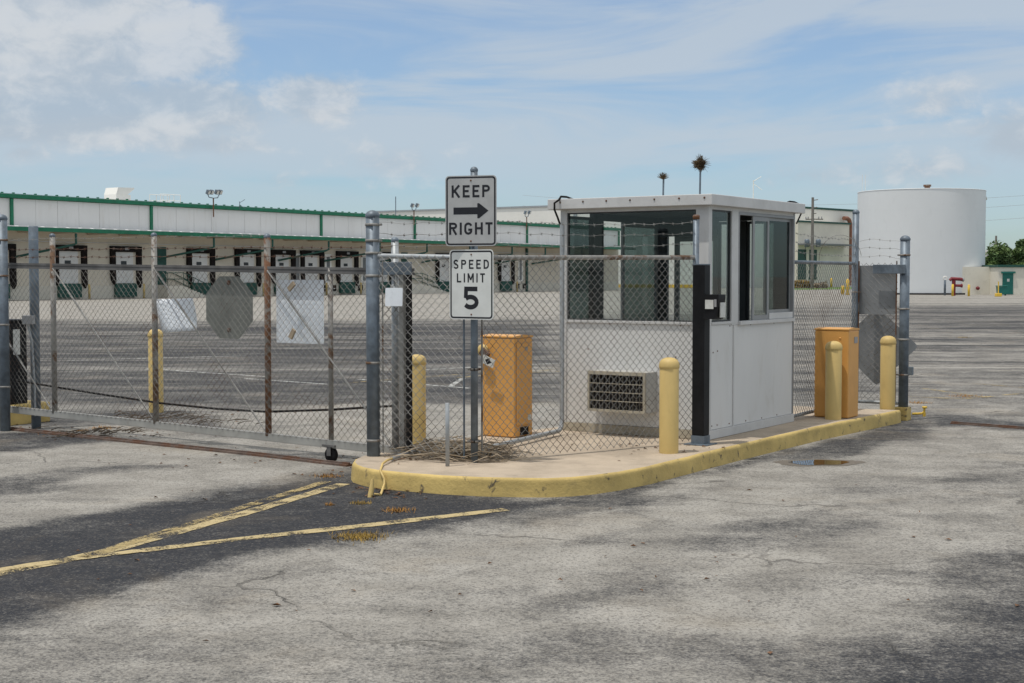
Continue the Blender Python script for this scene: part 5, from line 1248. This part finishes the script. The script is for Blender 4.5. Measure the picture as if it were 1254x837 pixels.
skc = mixc(nt, 1., sk.outputs[0], (.84, 1.02, 1.2), 'MULTIPLY')
def vec3(a, b, c=0.):
    n = nd(nt, 'ShaderNodeCombineXYZ')
    for i, q in enumerate((a, b, c)):
        if isinstance(q, (int, float)): n.inputs[i].default_value = q
        else: nt.links.new(q, n.inputs[i])
    return n.outputs[0]
ae = vec3(azm, el)
# thin streaky cirrus, long in azimuth
cv = vec3(mth(nt, 'ADD', mth(nt, 'MULTIPLY', azm, 3.), mth(nt, 'MULTIPLY', el, -6.)), mth(nt, 'MULTIPLY', el, 17.), 3.3)
ci = noise(nt, cv, 1.0, 7, .55, 1.0); cim = mth(nt, 'MULTIPLY', mr(nt, ci, .34, .57, .28, 1.), mr(nt, el, .02, .1, .2, 1.))
# cumulus: lumpy fields, shaped where the photograph has them
n_big = noise(nt, vec3(mth(nt, 'MULTIPLY', azm, 13.), mth(nt, 'MULTIPLY', el, 22.), 1.7), 1., 3, .5, .4)
n_mid = noise(nt, vec3(mth(nt, 'MULTIPLY', azm, 42.), mth(nt, 'MULTIPLY', el, 62.), 2.7), 1., 9, .62, .3)
def blob(px, py, rx, ry, k=1.):
    d = ray(px, py).normalized(); a0 = math.atan2(d.x, d.y); e0 = math.asin(d.z)
    u = mth(nt, 'DIVIDE', mth(nt, 'SUBTRACT', azm, a0), rx / F); v = mth(nt, 'DIVIDE', mth(nt, 'SUBTRACT', el, e0), ry / F)
    return mth(nt, 'MULTIPLY', mth(nt, 'MAXIMUM', mth(nt, 'SUBTRACT', 1., mth(nt, 'SQRT', mth(nt, 'ADD', mth(nt, 'MULTIPLY', u, u), mth(nt, 'MULTIPLY', v, v)))), -.6), k)
bl = None
for a in ((40, 45, 310, 85, 1.7), (20, 130, 350, 60, 1.7), (220, 130, 160, 50, 1.3), (385, 120, 80, 42, 1.1), (250, 176, 110, 24, .8), (30, 187, 45, 18, .7), (1250, 168, 85, 52, 1.1), (1150, 126, 75, 40, .6), (1130, 208, 160, 32, .6), (480, 200, 100, 34, .55), (1000, 215, 130, 26, .5), (-420, 60, 300, 80, 1.2), (1700, 80, 260, 90, 1.2), (345, 222, 50, 16, .45)):
    q = blob(*a); bl = q if bl is None else mth(nt, 'SMOOTH_MAX', bl, q, .15)
den = mth(nt, 'ADD', bl, mth(nt, 'ADD', mth(nt, 'MULTIPLY', mth(nt, 'SUBTRACT', n_big, .5), 1.1), mth(nt, 'MULTIPLY', mth(nt, 'SUBTRACT', n_mid, .5), 1.15)))
cm = mr(nt, den, .0, .65); lit = mr(nt, mth(nt, 'ADD', mth(nt, 'MULTIPLY', n_mid, .9), mth(nt, 'MULTIPLY', n_big, .9)), .72, 1.1)
ccol = mixc(nt, lit, (4.4, 5.1, 5.85), (6.5, 6.75, 7.0))
c = mixc(nt, mth(nt, 'MULTIPLY', cim, .8), skc, (5.25, 5.9, 6.55)); c = mixc(nt, mth(nt, 'MULTIPLY', cm, .78), c, ccol)
# bright cloud veil added overhead, out of view, to whiten the ambient light
hi = mth(nt, 'MULTIPLY', mr(nt, el, .24, .6), mr(nt, noise(nt, vec3(mth(nt, 'MULTIPLY', X_, 2.5), mth(nt, 'MULTIPLY', Y_, 2.5), Z_), 1.4, 6, .6, .4), .3, .6, .45, 1.))
c = mixc(nt, hi, c, (8.6, 8.7, 8.8))
nt.links.new(c, bg.inputs['Color']); nt.links.new(bg.outputs[0], out.inputs['Surface'])

cam = bpy.data.cameras.new('camera'); co = bpy.data.objects.new('camera', cam); COL.objects.link(co); sc.camera = co
co.location = (0, 0, EYE); co.rotation_euler = (math.pi / 2 - PITCH, 0, 0); cam.sensor_width = 36; cam.lens = F / 1254 * 36; cam.clip_start = .1; cam.clip_end = 6000
vs_ = sc.view_settings; vs_.view_transform = 'Standard'; vs_.look = 'None'; vs_.exposure = -.08; vs_.gamma = 1
sc.render.engine = 'CYCLES'; sc.cycles.transparent_max_bounces = 24; sc.cycles.max_bounces = 8
